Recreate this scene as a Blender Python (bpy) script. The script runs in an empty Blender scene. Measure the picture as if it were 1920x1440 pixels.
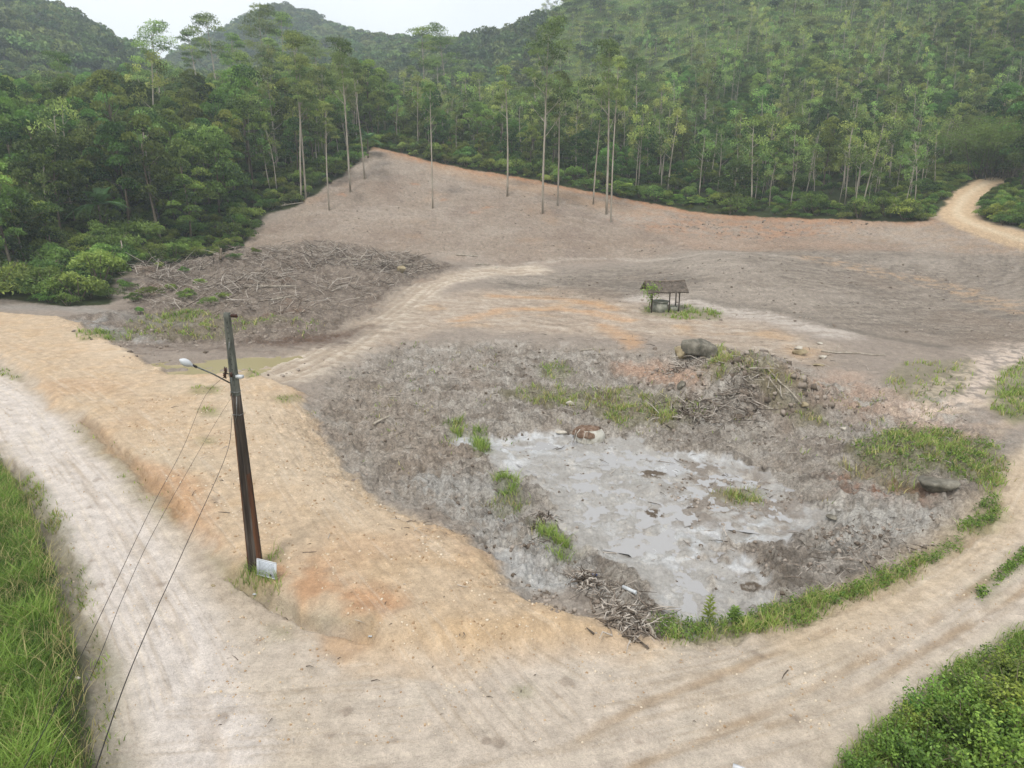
import bpy, math, random
import numpy as np
from mathutils import Vector
SC = bpy.context.scene
COL = SC.collection
R = math.radians
rng = np.random.default_rng(7)
random.seed(7)

# ------------------------------------------------------------------ camera, sky, sun, exposure
W0, H0, FPX, PITCH, CH = 1920.0, 1440.0, 1321.0, R(16.6), 12.4
cam_d = bpy.data.cameras.new('camera'); cam = bpy.data.objects.new('camera', cam_d); COL.objects.link(cam)
cam_d.sensor_fit = 'HORIZONTAL'; cam_d.sensor_width = 36.0; cam_d.lens = 36.0*FPX/W0
cam_d.clip_start = 0.1; cam_d.clip_end = 5000
cam.location = (0, 0, CH); cam.rotation_euler = (R(90)-PITCH, 0, 0)
SC.camera = cam
world = bpy.data.worlds.new('World'); SC.world = world; world.use_nodes = True
SUN_EL, SUN_AZ = R(58), R(200)
wn, wl = world.node_tree.nodes, world.node_tree.links
wn.clear()
sky = wn.new('ShaderNodeTexSky'); sky.sky_type = 'NISHITA'; sky.sun_disc = False
sky.sun_elevation = SUN_EL; sky.sun_rotation = SUN_AZ
sky.air_density = 1.0; sky.dust_density = 6.0; sky.ozone_density = 1.0
cmix = wn.new('ShaderNodeMix'); cmix.data_type = 'RGBA'; cmix.inputs[0].default_value = 0.82
wtc = wn.new('ShaderNodeTexCoord'); wnz = wn.new('ShaderNodeTexNoise')
wnz.inputs['Scale'].default_value = 2.2; wnz.inputs['Detail'].default_value = 5
wrp = wn.new('ShaderNodeValToRGB')
wrp.color_ramp.elements[0].position = .3; wrp.color_ramp.elements[0].color = (11.6, 12.0, 12.5, 1)
wrp.color_ramp.elements[1].position = .7; wrp.color_ramp.elements[1].color = (14.2, 14.4, 14.6, 1)
bg = wn.new('ShaderNodeBackground'); bg.inputs[1].default_value = 0.076
wo = wn.new('ShaderNodeOutputWorld')
wl.new(wtc.outputs['Generated'], wnz.inputs['Vector']); wl.new(wnz.outputs['Fac'], wrp.inputs[0])
wl.new(sky.outputs[0], cmix.inputs[6]); wl.new(wrp.outputs[0], cmix.inputs[7])
wl.new(cmix.outputs[2], bg.inputs[0]); wl.new(bg.outputs[0], wo.inputs[0])
sun_d = bpy.data.lights.new('sun', 'SUN'); sun_d.energy = 1.75; sun_d.angle = R(10); sun_d.color = (1, .965, .91)
sun = bpy.data.objects.new('sun', sun_d); COL.objects.link(sun)
sdir = Vector((math.sin(SUN_AZ)*math.cos(SUN_EL), math.cos(SUN_AZ)*math.cos(SUN_EL), math.sin(SUN_EL)))
sun.rotation_euler = sdir.to_track_quat('Z', 'Y').to_euler(); sun.location = (0, -20, 60)
SC.view_settings.view_transform = 'Standard'; SC.view_settings.look = 'None'
SC.view_settings.gamma = 1; SC.view_settings.use_curve_mapping = False
SC.view_settings.exposure = 0.46
SC.cycles.volume_bounces = 1; SC.cycles.max_bounces = 5; SC.cycles.diffuse_bounces = 3
SC.cycles.glossy_bounces = 2; SC.cycles.transmission_bounces = 3; SC.cycles.transparent_max_bounces = 6

# ------------------------------------------------------------------ noise
_perm = np.random.default_rng(3).permutation(4096).astype(np.int64)
_gx = np.cos(np.arange(4096)*2.399963); _gy = np.sin(np.arange(4096)*2.399963)
def perlin(x, y, seed=0):
    xi = np.floor(x).astype(np.int64); yi = np.floor(y).astype(np.int64)
    fx = x-xi; fy = y-yi
    def g(ix, iy, dx, dy):
        h = _perm[(_perm[(ix+seed*131) & 4095]+iy) & 4095]
        return _gx[h]*dx+_gy[h]*dy
    u = fx*fx*fx*(fx*(fx*6-15)+10); v = fy*fy*fy*(fy*(fy*6-15)+10)
    a = g(xi, yi, fx, fy); b = g(xi+1, yi, fx-1, fy); c = g(xi, yi+1, fx, fy-1); d = g(xi+1, yi+1, fx-1, fy-1)
    return (a*(1-u)+b*u)*(1-v)+(c*(1-u)+d*u)*v*1.0
def fbm(x, y, s, octv=4, seed=0, gain=.5):
    o = np.zeros_like(x); a = 1.0; f = 1.0/s; tot = 0
    for k in range(octv):
        o += a*perlin(x*f+17.3*k, y*f-9.1*k, seed+k); tot += a; a *= gain; f *= 2.03
    return o/tot*1.6
def sst(a, b, x):
    t = np.clip((x-a)/(b-a), 0, 1); return t*t*(3-2*t)

# ------------------------------------------------------------------ from the photograph's pixels to places on the ground
ct, st_ = math.cos(PITCH), math.sin(PITCH)
def rays(uv):
    uv = np.atleast_2d(np.asarray(uv, float)); a = (uv[:, 0]-W0/2)/FPX; b = (uv[:, 1]-H0/2)/FPX
    return np.stack([a, ct-b*st_, -st_-b*ct], 1)
def PT(u, v, d):
    q = rays([(u, v)])[0]; t = d/q[1]; return np.array([q[0]*t, d, CH+q[2]*t])

# ------------------------------------------------------------------ landform
ctrl = []
def cp(u, v, d): ctrl.append(PT(u, v, d))
def cz(x, y, z): ctrl.append(np.array([x, y, z], float))
for az in range(-180, 180, 20):
    for r_ in (4, 16, 36):
        cz(r_*math.sin(R(az)), r_*math.cos(R(az)), 0)
for az in (-170, -140, -110, -80, 80, 110, 140, 170):
    for r_, z in ((70, 1), (150, 8), (350, 50), (800, 70)):
        cz(r_*math.sin(R(az)), r_*math.cos(R(az)), z)
for x in (-60, -40, -20, 0, 20, 40):
    cz(x, 50, 0); cz(x, 64, 0)
for x in (-60, -45, -30, -15): cz(x, 80, .3)
cz(-5, 80, .4); cz(12, 80, .5)
for c in [(0,500,92),(330,492,98),(450,465,105),(560,385,120),(640,330,134),(700,278,150),(815,303,145),(950,328,140),(1100,357,135),(1200,377,130),
          (1300,396,122),(1450,406,115),(1600,411,110),(1750,413,105),(1920,450,90),(2050,470,80),(1780,400,108),(1850,336,130),
          (700,470,100),(960,492,94),(1200,482,96),(1400,476,87),(1320,480,88),(1480,482,86),(1400,469,98),(1400,502,79),(1400,545,71),
          (1700,482,88),(1900,505,80),(1700,450,98),(800,380,122),(620,400,115),(1000,400,116),(1200,430,109),(900,450,104),(1500,440,104),
          (-300,560,70),
          (0,440,98),(200,440,98),(0,380,112),(250,380,112),(0,300,150),(250,300,148),(430,320,135),(0,240,195),(250,240,195),(450,260,190),(-300,200,195),
          (0,185,255),(250,205,260),(60,24,420),(170,70,425),(250,118,430),(320,160,430),(-200,-120,400),(-500,-200,400),
          (600,215,230),(450,205,270),(700,236,200),(700,190,300),(700,140,400),(450,165,420),(530,125,520),(350,165,540),
          (340,110,650),(400,82,650),(470,44,650),(530,30,650),(590,46,650),(640,70,640),
          (700,92,540),(800,98,520),(900,94,480),(960,84,430),(1020,52,380),(1060,14,350),(1100,-20,340),(1250,-60,330),(1600,-110,330),(2000,-130,320),
          (830,250,200),(830,180,280),(960,262,190),(960,200,250),(960,140,330),(1200,300,165),(1200,200,225),(1200,100,280),(1200,20,315),
          (1400,330,145),(1400,200,195),(1400,100,240),(1400,0,290),(1650,330,140),(1650,200,185),(1650,100,225),(1650,0,270),
          (1900,290,150),(1900,150,190),(1900,0,240),(2300,300,130),(2300,150,170),(2300,0,220)]:
    cp(*c)
for (u, v, d) in [(60,24,420),(170,70,425),(-200,-120,400),(400,82,650),(530,30,650),(640,70,640),(700,92,540),(800,98,520),(900,94,480),(1060,14,350),(1250,-60,330),(1600,-110,330),(2000,-130,320)]:
    p = PT(u, v, d); cz(p[0]*1.5, p[1]*1.5, p[2]*.75)
ctrl = np.array(ctrl)
def feat(x, y):
    r = np.hypot(x, y)+1e-6
    return np.stack([np.log(r), 2.2*x/r, 2.2*y/r], -1)
_F = feat(ctrl[:, 0], ctrl[:, 1]); _val = ctrl[:, 2]/np.hypot(ctrl[:, 0], ctrl[:, 1])
def kern(d2): return -np.sqrt(d2+.0025)
_K = kern(((_F[:, None]-_F[None])**2).sum(-1)); n_ = len(ctrl)
_A = np.zeros((n_+1, n_+1)); _A[:n_, :n_] = _K - 1e-3*np.eye(n_); pass
_A[:n_, n_] = 1; _A[n_, :n_] = 1
_sol = np.linalg.solve(_A, np.concatenate([_val, [0]]))
def macro(x, y):
    x = np.asarray(x, float); sh = x.shape; x = x.ravel(); y = np.asarray(y, float).ravel()
    out = np.empty(len(x)); r = np.hypot(x, y)
    for i in range(0, len(x), 60000):
        f = feat(x[i:i+60000], y[i:i+60000]); acc = np.full(len(f), _sol[-1])
        d2 = np.zeros((len(f), n_))
        for k in range(3): d2 += (f[:, k:k+1]-_F[None, :, k])**2
        acc += kern(d2)@_sol[:n_]
        out[i:i+60000] = acc
    return (out*r*sst(40, 75, r)).reshape(sh)

# polar grid round the camera's foot: dense where the photo looks
az_f = np.linspace(-47, 47, 980)
AZ = np.radians(np.concatenate([np.linspace(-180, -48, 60), az_f, np.linspace(48, 180, 60)[:-1], [180.0]]))
RR = np.concatenate([[0.3, 2, 4, 6, 8], np.exp(np.linspace(math.log(9.5), math.log(200), 680)), np.exp(np.linspace(math.log(201), math.log(1100), 150))])
NR, NA = len(RR), len(AZ)
# macro on a thinned grid, then interpolated
ia = np.unique(np.concatenate([np.arange(0, NA, 8), [NA-1]])); ir = np.unique(np.concatenate([np.arange(0, NR, 6), [NR-1]]))
gr, ga = np.meshgrid(RR[ir], AZ[ia], indexing='ij')
Zc = macro(gr*np.sin(ga), gr*np.cos(ga))
tmp = np.stack([np.interp(AZ, AZ[ia], Zc[i]) for i in range(len(ir))])
ZM = np.stack([np.interp(np.log(RR), np.log(RR[ir]), tmp[:, j]) for j in range(NA)], 1)
GR, GA = np.meshgrid(RR, AZ, indexing='ij')
GX, GY = GR*np.sin(GA), GR*np.cos(GA)
ZT = ZM.copy()
LR = np.log(RR)
def Z(x, y):
    x = np.asarray(x, float); y = np.asarray(y, float)
    r = np.hypot(x, y); a = np.arctan2(x, y)
    i = np.clip(np.interp(np.log(r+1e-9), LR, np.arange(NR)), 0, NR-1.001); j = np.clip(np.interp(a, AZ, np.arange(NA)), 0, NA-1.001)
    i0 = i.astype(int); j0 = j.astype(int); fi = i-i0; fj = j-j0
    return (ZT[i0, j0]*(1-fi)*(1-fj)+ZT[i0+1, j0]*fi*(1-fj)+ZT[i0, j0+1]*(1-fi)*fj+ZT[i0+1, j0+1]*fi*fj)
_S = np.exp(np.linspace(math.log(6), math.log(1000), 900))
def G(uv):
    """ground points seen at the given pixels"""
    q = rays(uv); h = np.hypot(q[:, 0], q[:, 1])[:, None]; T = _S[None]/h
    X = q[:, 0:1]*T; Y = q[:, 1:2]*T; Zr = CH+q[:, 2:3]*T
    D = Zr-Z(X, Y); below = D < 0; k = np.argmax(below, 1); k = np.where(below.any(1), k, len(_S)-1); k = np.maximum(k, 1)
    ii = np.arange(len(q)); d0 = D[ii, k-1]; d1 = D[ii, k]; f = np.clip(d0/(d0-d1+1e-12), 0, 1)
    t = T[ii, k-1]*(1-f)+T[ii, k]*f
    x = q[:, 0]*t; y = q[:, 1]*t
    return np.stack([x, y, Z(x, y)], 1)

# paint helpers work on the vertices within 230 m
SUB = np.where((GR.ravel() < 230) & (np.abs(GA.ravel()) < R(60)) & (GR.ravel() > 8))[0]
SX, SY = GX.ravel()[SUB], GY.ravel()[SUB]
wc1, wc2 = fbm(SX, SY, 4.0, 3, 11), fbm(SX, SY, 4.0, 3, 23)
wf1, wf2 = fbm(SX, SY, .7, 3, 31), fbm(SX, SY, .7, 3, 43)
def warped(w): return SX+w*(wc1*1.6+wf1*.6), SY+w*(wc2*1.6+wf2*.6)
def sd_poly(px, py, P):
    d = np.full(len(px), 1e18); inside = np.zeros(len(px), bool); n = len(P)
    for i in range(n):
        ax, ay = P[i][:2]; bx, by = P[(i+1) % n][:2]; ex, ey = bx-ax, by-ay
        wx, wy = px-ax, py-ay; t = np.clip((wx*ex+wy*ey)/(ex*ex+ey*ey+1e-12), 0, 1)
        d = np.minimum(d, (wx-ex*t)**2+(wy-ey*t)**2)
        c = ((ay > py) != (by > py)); 
        if by != ay: c &= px < (bx-ax)*(py-ay)/(by-ay)+ax
        else: c &= False
        inside ^= c
    d = np.sqrt(d); return np.where(inside, -d, d)
def sd_line(px, py, P):
    d = np.full(len(px), 1e18)
    for i in range(len(P)-1):
        ax, ay = P[i][:2]; bx, by = P[i+1][:2]; ex, ey = bx-ax, by-ay
        wx, wy = px-ax, py-ay; t = np.clip((wx*ex+wy*ey)/(ex*ex+ey*ey+1e-12), 0, 1)
        d = np.minimum(d, (wx-ex*t)**2+(wy-ey*t)**2)
    return np.sqrt(d)
def smooth_line(P, n=6):
    P = np.asarray(P, float); Q = np.concatenate([[2*P[0]-P[1]], P, [2*P[-1]-P[-2]]]); out = []
    for i in range(1, len(Q)-2):
        for k in range(n):
            t = k/n
            out.append(.5*((2*Q[i])+(-Q[i-1]+Q[i+1])*t+(2*Q[i-1]-5*Q[i]+4*Q[i+1]-Q[i+2])*t*t+(-Q[i-1]+3*Q[i]-3*Q[i+1]+Q[i+2])*t**3))
    out.append(Q[-2]); return np.array(out)
def m_poly(uv, feather, warp=.0, world_pts=False):
    P = uv if world_pts else G(uv); x, y = warped(warp)
    return 1-sst(-feather, feather, sd_poly(x, y, P))
def m_line(uv, width, feather, warp=0, sm=True):
    P = G(uv); P = smooth_line(P) if sm else P; x, y = warped(warp)
    return 1-sst(width-feather, width+feather, sd_line(x, y, P))

# ---- relief -------------------------------------------------------
ROAD_L = [(-260,650),(-100,700),(0,760),(60,830),(150,960),(230,1110),(300,1270),(350,1440)]
POND = [(850,785),(960,800),(1080,790),(1180,800),(1300,830),(1420,860),(1500,900),(1540,950),(1490,985),(1420,1000),(1330,985),(1390,1040),(1440,1100),(1400,1140),(1300,1155),(1240,1140),(1245,1090),(1180,1040),(1080,1010),(1040,960),(1030,900),(960,860),(900,820)]
BOWL = [(560,790),(640,690),(760,640),(1000,640),(1250,660),(1560,700),(1800,760),(1880,820),(1850,950),(1790,1010),(1650,1075),(1500,1130),(1350,1165),(1200,1165),(1100,1120),(960,1080),(900,1030),(800,960),(640,900)]
ORANGE = [(-60,585),(120,600),(230,660),(350,712),(470,700),(560,735),(600,800),(640,880),(740,960),(860,1010),(930,1070),(1000,1140),(1120,1170),(1180,1200),(900,1215),(760,1215),(690,1195),(600,1155),(520,1130),(440,1090),(400,1040),(345,975),(280,900),(220,850),(140,780),(60,715),(0,670),(-80,640)]
h = np.zeros(len(SX))
bowl = m_poly(BOWL, 2.2, .5); pond = m_poly(POND, .22, 1.15)
h -= .55*bowl + .25*m_poly(POND, 1.5, .6)
orange = m_poly(ORANGE, .4, .6)
h += .38*m_poly(ORANGE, .45, .25)*(1-bowl)
PUD = [(228,688),(300,668),(420,662),(540,655),(610,648),(560,676),(500,690),(470,704),(400,712),(320,708),(260,700)]
PUDP = [(232,690),(300,674),(400,668),(500,666),(570,660),(520,682),(470,700),(400,712),(320,710),(260,702)]
h -= .36*m_poly(PUDP, 1.0, .6)
VERGE = [(-500,900),(-100,810),(0,850),(50,930),(95,1040),(130,1150),(160,1280),(190,1440),(190,1700),(-700,1700)]
verge = m_poly(VERGE, .3, .3)
h += .3*m_poly(VERGE, .5, .3)
ditch = m_line([(20,860),(75,960),(120,1060),(150,1160),(165,1260),(185,1400),(190,1500)], .28, .22, .25)
h -= .38*ditch
# cut banks
h -= .22*m_line([(150,790),(240,868),(300,925),(345,970)], .14, .2, .4)
h -= .26*m_line([(430,1085),(520,1140),(600,1178),(690,1200)], .16, .13, .25)
MOUND1 = (1395,705); 
def bump(uv, rx, ry, hgt, warp=.5):
    P = G([uv])[0]; x, y = warped(warp); q = ((x-P[0])/rx)**2+((y-P[1])/ry)**2; return hgt*np.exp(-q*1.6)
h += bump((1395,730), 4.6, 2.8, 2.4)+bump((1480,745), 3.2, 2.0, 1.1)+bump((1330,700), 3.0, 2.2, .8)
h += bump((1310,662), 2.6, 1.5, .6)
h -= bump((1450,790), 4, 1.6, .6)
h += bump((1740,860), 4.5, 3.5, .8)+bump((1750,920), 2.6, 1.4, .5)+bump((1640,940), 3, 1.6, .3)
h += bump((1220,885), .9, .6, .28, .2)+bump((1230,962), .4, .4, .16, .1)+bump((1385,935), 1.2, .5, .16, .1)+bump((1405,1105), .35, .35, .14, .1)
h += bump((1090,1100), .8, 1.0, .35, .3)+bump((1160,1150), .8, .8, .3, .3)
for (u, v, a, b, z) in [(300,520,6,4,1.1),(420,500,6,4,1.5),(560,500,7,4,1.4),(640,520,6,3,1.0),(740,500,5,3,1.3),(480,540,5,3,.8),(250,540,5,3,.9),(360,560,5,3,.6),(600,475,8,4,1.2)]:
    h += bump((u, v), a, b, z, 1.2)
# roughness of the surface
rdist = np.hypot(SX, SY)
roadm = m_poly([(-200,600),(0,690),(70,750),(130,820),(200,870),(300,960),(340,1020),(400,1130),(520,1200),(640,1215),(800,1225),(1000,1215),(1180,1205),(1300,1205),(1450,1190),(1560,1165),(1650,1120),(1750,1060),(1830,990),(1880,900),(1920,840),(2100,700),(2300,900),(1960,1170),(1800,1250),(1700,1330),(1600,1390),(1560,1440),(1500,1700),(350,1700),(240,1440),(215,1330),(180,1230),(130,1100),(80,990),(40,900),(0,835),(-200,760)], .25, .2)
TRACK = [(450,720),(520,700),(620,655),(700,605),(760,565),(800,535),(860,518),(930,510),(990,508)]
track = m_line(TRACK, 2.6, 1.4, .6)
debris = m_poly([(235,500),(330,490),(450,468),(560,462),(700,468),(800,485),(860,505),(760,540),(700,590),(620,640),(500,650),(330,650),(180,640),(120,600),(250,575)], 2, .8)
# dozer tracks: streaks that bend round the mound
mc = G([(1400,510)])[0]
ang = np.arctan2(SY-mc[1]-30, SX-mc[0]); rad = np.hypot(SX-mc[0], SY-mc[1]-30)
strk = fbm(ang*rad.mean()/9.0+wc1*.5, rad/.7+wc2*1.3, 1.0, 4, 71)+.5*wf1
strk2 = fbm(SX/7+wc1*.3, (SY+.25*SX+wc2*1.5)/.5, 1.0, 3, 77)
plateau = m_poly([(900,520),(1100,505),(1400,470),(1700,470),(2050,470),(2200,640),(1920,660),(1750,640),(1500,600),(1300,560),(1000,560)], 3, 1)
slope = m_poly([(430,470),(560,385),(640,330),(705,275),(815,300),(950,325),(1100,355),(1200,375),(1300,395),(1450,405),(1600,410),(1750,412),(1930,440),(2050,470),(1700,470),(1400,472),(1200,490),(960,500),(800,480)], 2.5, .8)
n1 = fbm(SX, SY, 2.2, 5, 5); n2 = fbm(SX, SY, .55, 4, 9, .6); rid = 1-np.abs(fbm(SX, SY, 1.3, 5, 15, .55))*2
smooth = np.clip(roadm+track*.8+orange*.75, 0, 1)
rough = np.clip(.35+1.7*bowl*(1-pond*.92)+.9*debris+.15*slope-.3*smooth, .03, 2.2)
rid2 = 1-np.abs(fbm(SX, SY, .5, 4, 19, .6))*2.2
h += rough*(.20*n1+.17*n2+.17*(rid-.5)+.08*(rid2-.5))
h += debris*(.35*sst(-.1, .6, fbm(SX, SY, 3, 4, 215))+.25*sst(0,.6,n1))
h += .012*n1+.010*n2
pudm = m_poly(PUDP, .8, .5)
h += pond*(.13*fbm(SX, SY, 1.9, 4, 251, .55)+.05*fbm(SX, SY, .45, 3, 255))*(1-.0*bowl)
h += pudm*(.30*sst(.1, .5, fbm(SX/4, (SY-.2*SX)/.8, 1.0, 4, 211))+.05*n2)
h += (plateau*.05*strk+slope*.13*strk2+track*.05*strk2)*(1-bowl)
def rutline(uv, w=.16, dep=.06):
    global h
    m = m_line(uv, w, w*.7, .08); h -= dep*m; return m
RUTS = [[(1090,1385),(1180,1335),(1290,1290),(1420,1235),(1560,1180)], [(1180,1440),(1400,1350),(1560,1270),(1720,1180),(1860,1080),(1960,1000)],
        [(0,1290+120),(60,1360)], [(560,1290),(700,1262),(860,1270)], [(1440,1360),(1600,1300),(1750,1210),(1880,1130),(1990,1050)],
        [(1380,1100+60),(1560,1130+20),(1700,1060+30),(1800,1000+30),(1880,920+20)],
        [(250,1010),(310,1120),(360,1240),(400,1370),(420,1460)], [(120,850),(220,990),(300,1130),(350,1260),(385,1400)]]
rutm = np.zeros(len(SX))
for k, q in enumerate(RUTS): rutm = np.maximum(rutm, rutline(q, .13, .03)*(.35 if k in (2,3,6,7) else 1)*sst(-.5,.3,fbm(SX, SY, 2.5, 3, 221)))
TR2 = []
for off in (-1.5, -.9, -.2, .35, 1.0, 1.6):
    P = smooth_line(G(TRACK)); d = np.gradient(P[:, :2], axis=0); nrm = np.stack([-d[:, 1], d[:, 0]], 1)/np.linalg.norm(d, axis=1)[:, None]
    Q = P.copy(); Q[:, :2] += nrm*(off+.25*np.sin(np.arange(len(P))*.31+off*3))[:, None]
    x, y = warped(.1); m = 1-sst(.08, .32, sd_line(x, y, Q)); TR2.append(m)
def along(uv):
    P = smooth_line(G(uv)); best = np.full(len(SX), 1e18); S_a = np.zeros(len(SX)); D_a = np.zeros(len(SX)); acc = 0.0
    for i in range(len(P)-1):
        ax, ay = P[i][:2]; ex, ey = P[i+1][0]-ax, P[i+1][1]-ay; l2 = ex*ex+ey*ey+1e-12; wx, wy = SX-ax, SY-ay; t = np.clip((wx*ex+wy*ey)/l2, 0, 1)
        d = (wx-ex*t)**2+(wy-ey*t)**2; m = d < best; best[m] = d[m]; l = math.sqrt(l2); S_a[m] = (acc+t*l)[m]; D_a[m] = ((ex*wy-ey*wx)/l)[m]; acc += l
    return S_a, D_a, np.sqrt(best)
STK = np.zeros(len(SX))
for (uv, wdt, sd_) in [(ROAD_L, 2.4, 1), ([(450,1360),(800,1335),(1100,1300),(1400,1235),(1650,1130),(1800,1030),(1900,920),(1960,800)], 2.6, 2), ([(900,1480),(1200,1400),(1500,1320),(1750,1200),(1980,1050)], 1.8, 3),
                       ([(950,1290),(820,1150),(680,1000),(570,860),(480,730)], 2.6, 4), ([(420,1020),(260,820),(100,700),(-80,620)], 2.4, 5), ([(1050,1240),(930,1160),(860,1060),(740,960)], 1.2, 6), ([(2050,475),(1920,450),(1860,432),(1808,412),(1794,397),(1808,372),(1832,352),(1852,340)], 2.2, 7), (TRACK, 2.4, 8)]:
    a_s, a_d, a_b = along(uv); w_ = 1-sst(wdt*.6, wdt, a_b); q_ = fbm(a_s/4.5, a_d/.16, 1.0, 4, 300+sd_, .6)+.5*fbm(a_s/9, a_d/.5, 1.0, 2, 320+sd_); STK = np.where(w_ > np.abs(STK)*0+.02, STK*(1-w_)+q_*w_, STK)
smoothz = np.clip(roadm+orange+track, 0, 1); h += .045*STK*smoothz
trm = np.max(TR2, 0); h -= .07*trm*track
zz = ZT.ravel(); zz[SUB] += h*(1-sst(170, 228, rdist)); ZT = zz.reshape(NR, NA)
far = GR > 170
ZT += np.where(far, sst(170, 260, GR)*(fbm(GX, GY, 60, 3, 91)*5+fbm(GX, GY, 18, 3, 95)*1.5), 0)

# ---- colours --------------------------------------------------------
EXPO = 1.28
def lin(c):
    c = np.asarray(c, float)/255; return np.where(c <= .04045, c/12.92, ((c+.055)/1.055)**2.4)
def alb(c): return lin(c)/EXPO
def soil(c):
    a = alb(c); g_ = a.mean(); r_ = g_+(a-g_)*(.88 if a[1] < a[0] else 1); r_[1] *= 1.005; r_[2] *= .985; return r_
CC = np.zeros((len(SX), 3)); CC[:] = soil((158,144,132))
WET = np.zeros(len(SX))
def mix(m, c):
    global CC
    CC = CC*(1-m[:, None])+soil(c)[None]*m[:, None]
nA = fbm(SX, SY, 6, 4, 101); nB = fbm(SX, SY, 1.6, 4, 111); nC = fbm(SX, SY, .45, 3, 121); nD = fbm(SX, SY, 14, 3, 131)
mix(sst(-.2, .5, nA)*.5, (142,128,116)); mix(sst(0, .6, nB)*.4, (176,160,144))
mix(slope, (166,148,132)); mix(slope*sst(-.1, .5, nA+.3*nB)*.6, (148,130,118)); mix(slope*sst(.15, .6, strk2)*.5, (178,160,146)); mix(slope*sst(.2, .6, fbm(SX, SY, 9, 4, 141))*.45, (186,152,122))
mix(slope*sst(.15,.55,fbm(SX, SY, .9, 3, 151))*.35, (120,104,94))
mix(plateau, (152,139,126)); mix(plateau*sst(-.1, .5, strk)*.7, (120,110,101)); mix(plateau*sst(.1, .6, -strk+.3*nA)*.55, (172,160,148)); mix(plateau*sst(.1, .5, nD)*.4, (112,104,96))
# red-brown cut along the tree line and to the right
cut = [(705,276),(815,304),(950,330),(1050,350),(1150,368),(1250,388),(1350,402),(1450,408),(1600,413),(1720,415)]
mc_ = m_line(cut, 2.2, 1.6, .9); mix(mc_*.9*sst(-.8,.1,nB), (198,148,108)); mix(m_line(cut, .6, .7, .6)*.5*sst(-.4,.3,nB), (176,116,82))
mix(m_line([(830,315),(960,345),(1080,372),(1200,400)], 3.0, 2.5, 1.2)*.5, (196,158,122))
redp = m_poly([(1180,385),(1300,405),(1450,412),(1560,415),(1650,420),(1560,445),(1400,450),(1250,440),(1150,410)], 3, 1.5)
mix(redp*.85*sst(-.35, .35, nB+.4*nA), (190,148,116)); mix(redp*sst(.1,.5,n2)*.5, (128,80,58))
mix(m_poly([(1250,440),(1560,450),(1700,470),(1500,470),(1300,470)], 2.5, 1)*.5, (184,150,124))
mix(m_poly([(1560,412),(1750,415),(1900,450),(1920,475),(1700,470),(1560,440)], 3, 1)*.5*sst(-.3, .4, nB), (182,150,118))
for u, v, rr in [(890,397,.8),(830,375,.6),(915,390,.8),(640,365,.7),(780,345,.6)]: mix(bump((u, v), rr*1.6, rr*1.0, 1, .8)*.7, (190,138,102))
# pale path and tracks
mix(m_line([(870,500),(1000,494),(1150,486),(1300,478),(1400,474),(1500,484)], .6, .8, .7)*.6*sst(-.5,.2,nB+strk2), (205,192,178))
mix(m_line([(1300,535),(1500,545),(1700,540),(1850,530)], .5, .6, .6)*.4*sst(-.2, .4, nB), (196,180,164))
mix(m_line([(1520,485),(1650,510),(1780,540),(1920,580)], 1.8, 1.5, 1.0)*.7*sst(-.3, .4, strk2+nB), (200,164,126))
mix(m_line([(1200,560),(1350,580),(1450,600),(1560,625)], 1.6, 1.4, .8)*.8*sst(-.3, .5, strk2+.3), (206,194,184))
mix(m_line([(1300,560),(1450,580),(1600,620),(1760,650)], .7, .6, .5)*.6, (112,104,94))
mid = m_poly([(640,640),(760,575),(880,545),(1050,540),(1200,570),(1400,600),(1560,650),(1500,680),(1300,640),(1050,625),(850,615),(720,640),(600,700)], 2, 1)
mix(mid*.85, (190,170,150)); mix(mid*sst(-.1, .5, nB+.3*strk2)*.6, (208,192,176)); mix(mid*sst(.1, .5, nA)*.6, (204,166,124)); mix(mid*sst(.15, .5, -nB)*.6, (152,132,116))
for ln_ in ([(860,600),(960,580),(1080,583),(1180,600)], [(930,555),(1050,560),(1150,580)], [(1130,610),(1180,640),(1190,650)]):
    mix(m_line(ln_, .8, .8, .6)*.55, (212,160,106))
mix(track, (192,174,154)); mix(track*sst(-.2, .4, strk2+nB), (214,198,180)); mix(trm*track*.55, (166,146,126))
# debris ground
mix(debris*.9, (146,131,118)); mix(debris*sst(0, .5, nB)*.7, (104,90,78)); mix(debris*sst(.1, .5, -nB+.4*nC)*.5, (160,144,128)); mix(debris*sst(.2, .6, nA)*.5, (138,102,76))
wetl = m_poly([(150,640),(300,640),(450,640),(620,625),(720,610),(640,650),(520,668),(400,655),(280,665),(200,690)], 1.5, 1)
mix(wetl*.85, (138,122,108)); mix(wetl*sst(.0, .4, fbm(SX/5, SY/.6, 1, 3, 161))*.8, (96,78,64)); WET = np.maximum(WET, wetl*.45)
mix(m_poly([(130,598),(180,595),(240,618),(300,640),(240,645),(170,620)], 1, .7)*.75*sst(-.3, .2, nB), (186,184,180))
mix(m_line([(0,575),(150,580),(260,600),(340,610)], 1.3, 1, .5)*.8, (158,150,142))
mix(m_poly([(470,640),(560,632),(640,622),(700,610),(620,640),(520,650)], .8, .6)*.9, (98,72,52)); 
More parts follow.
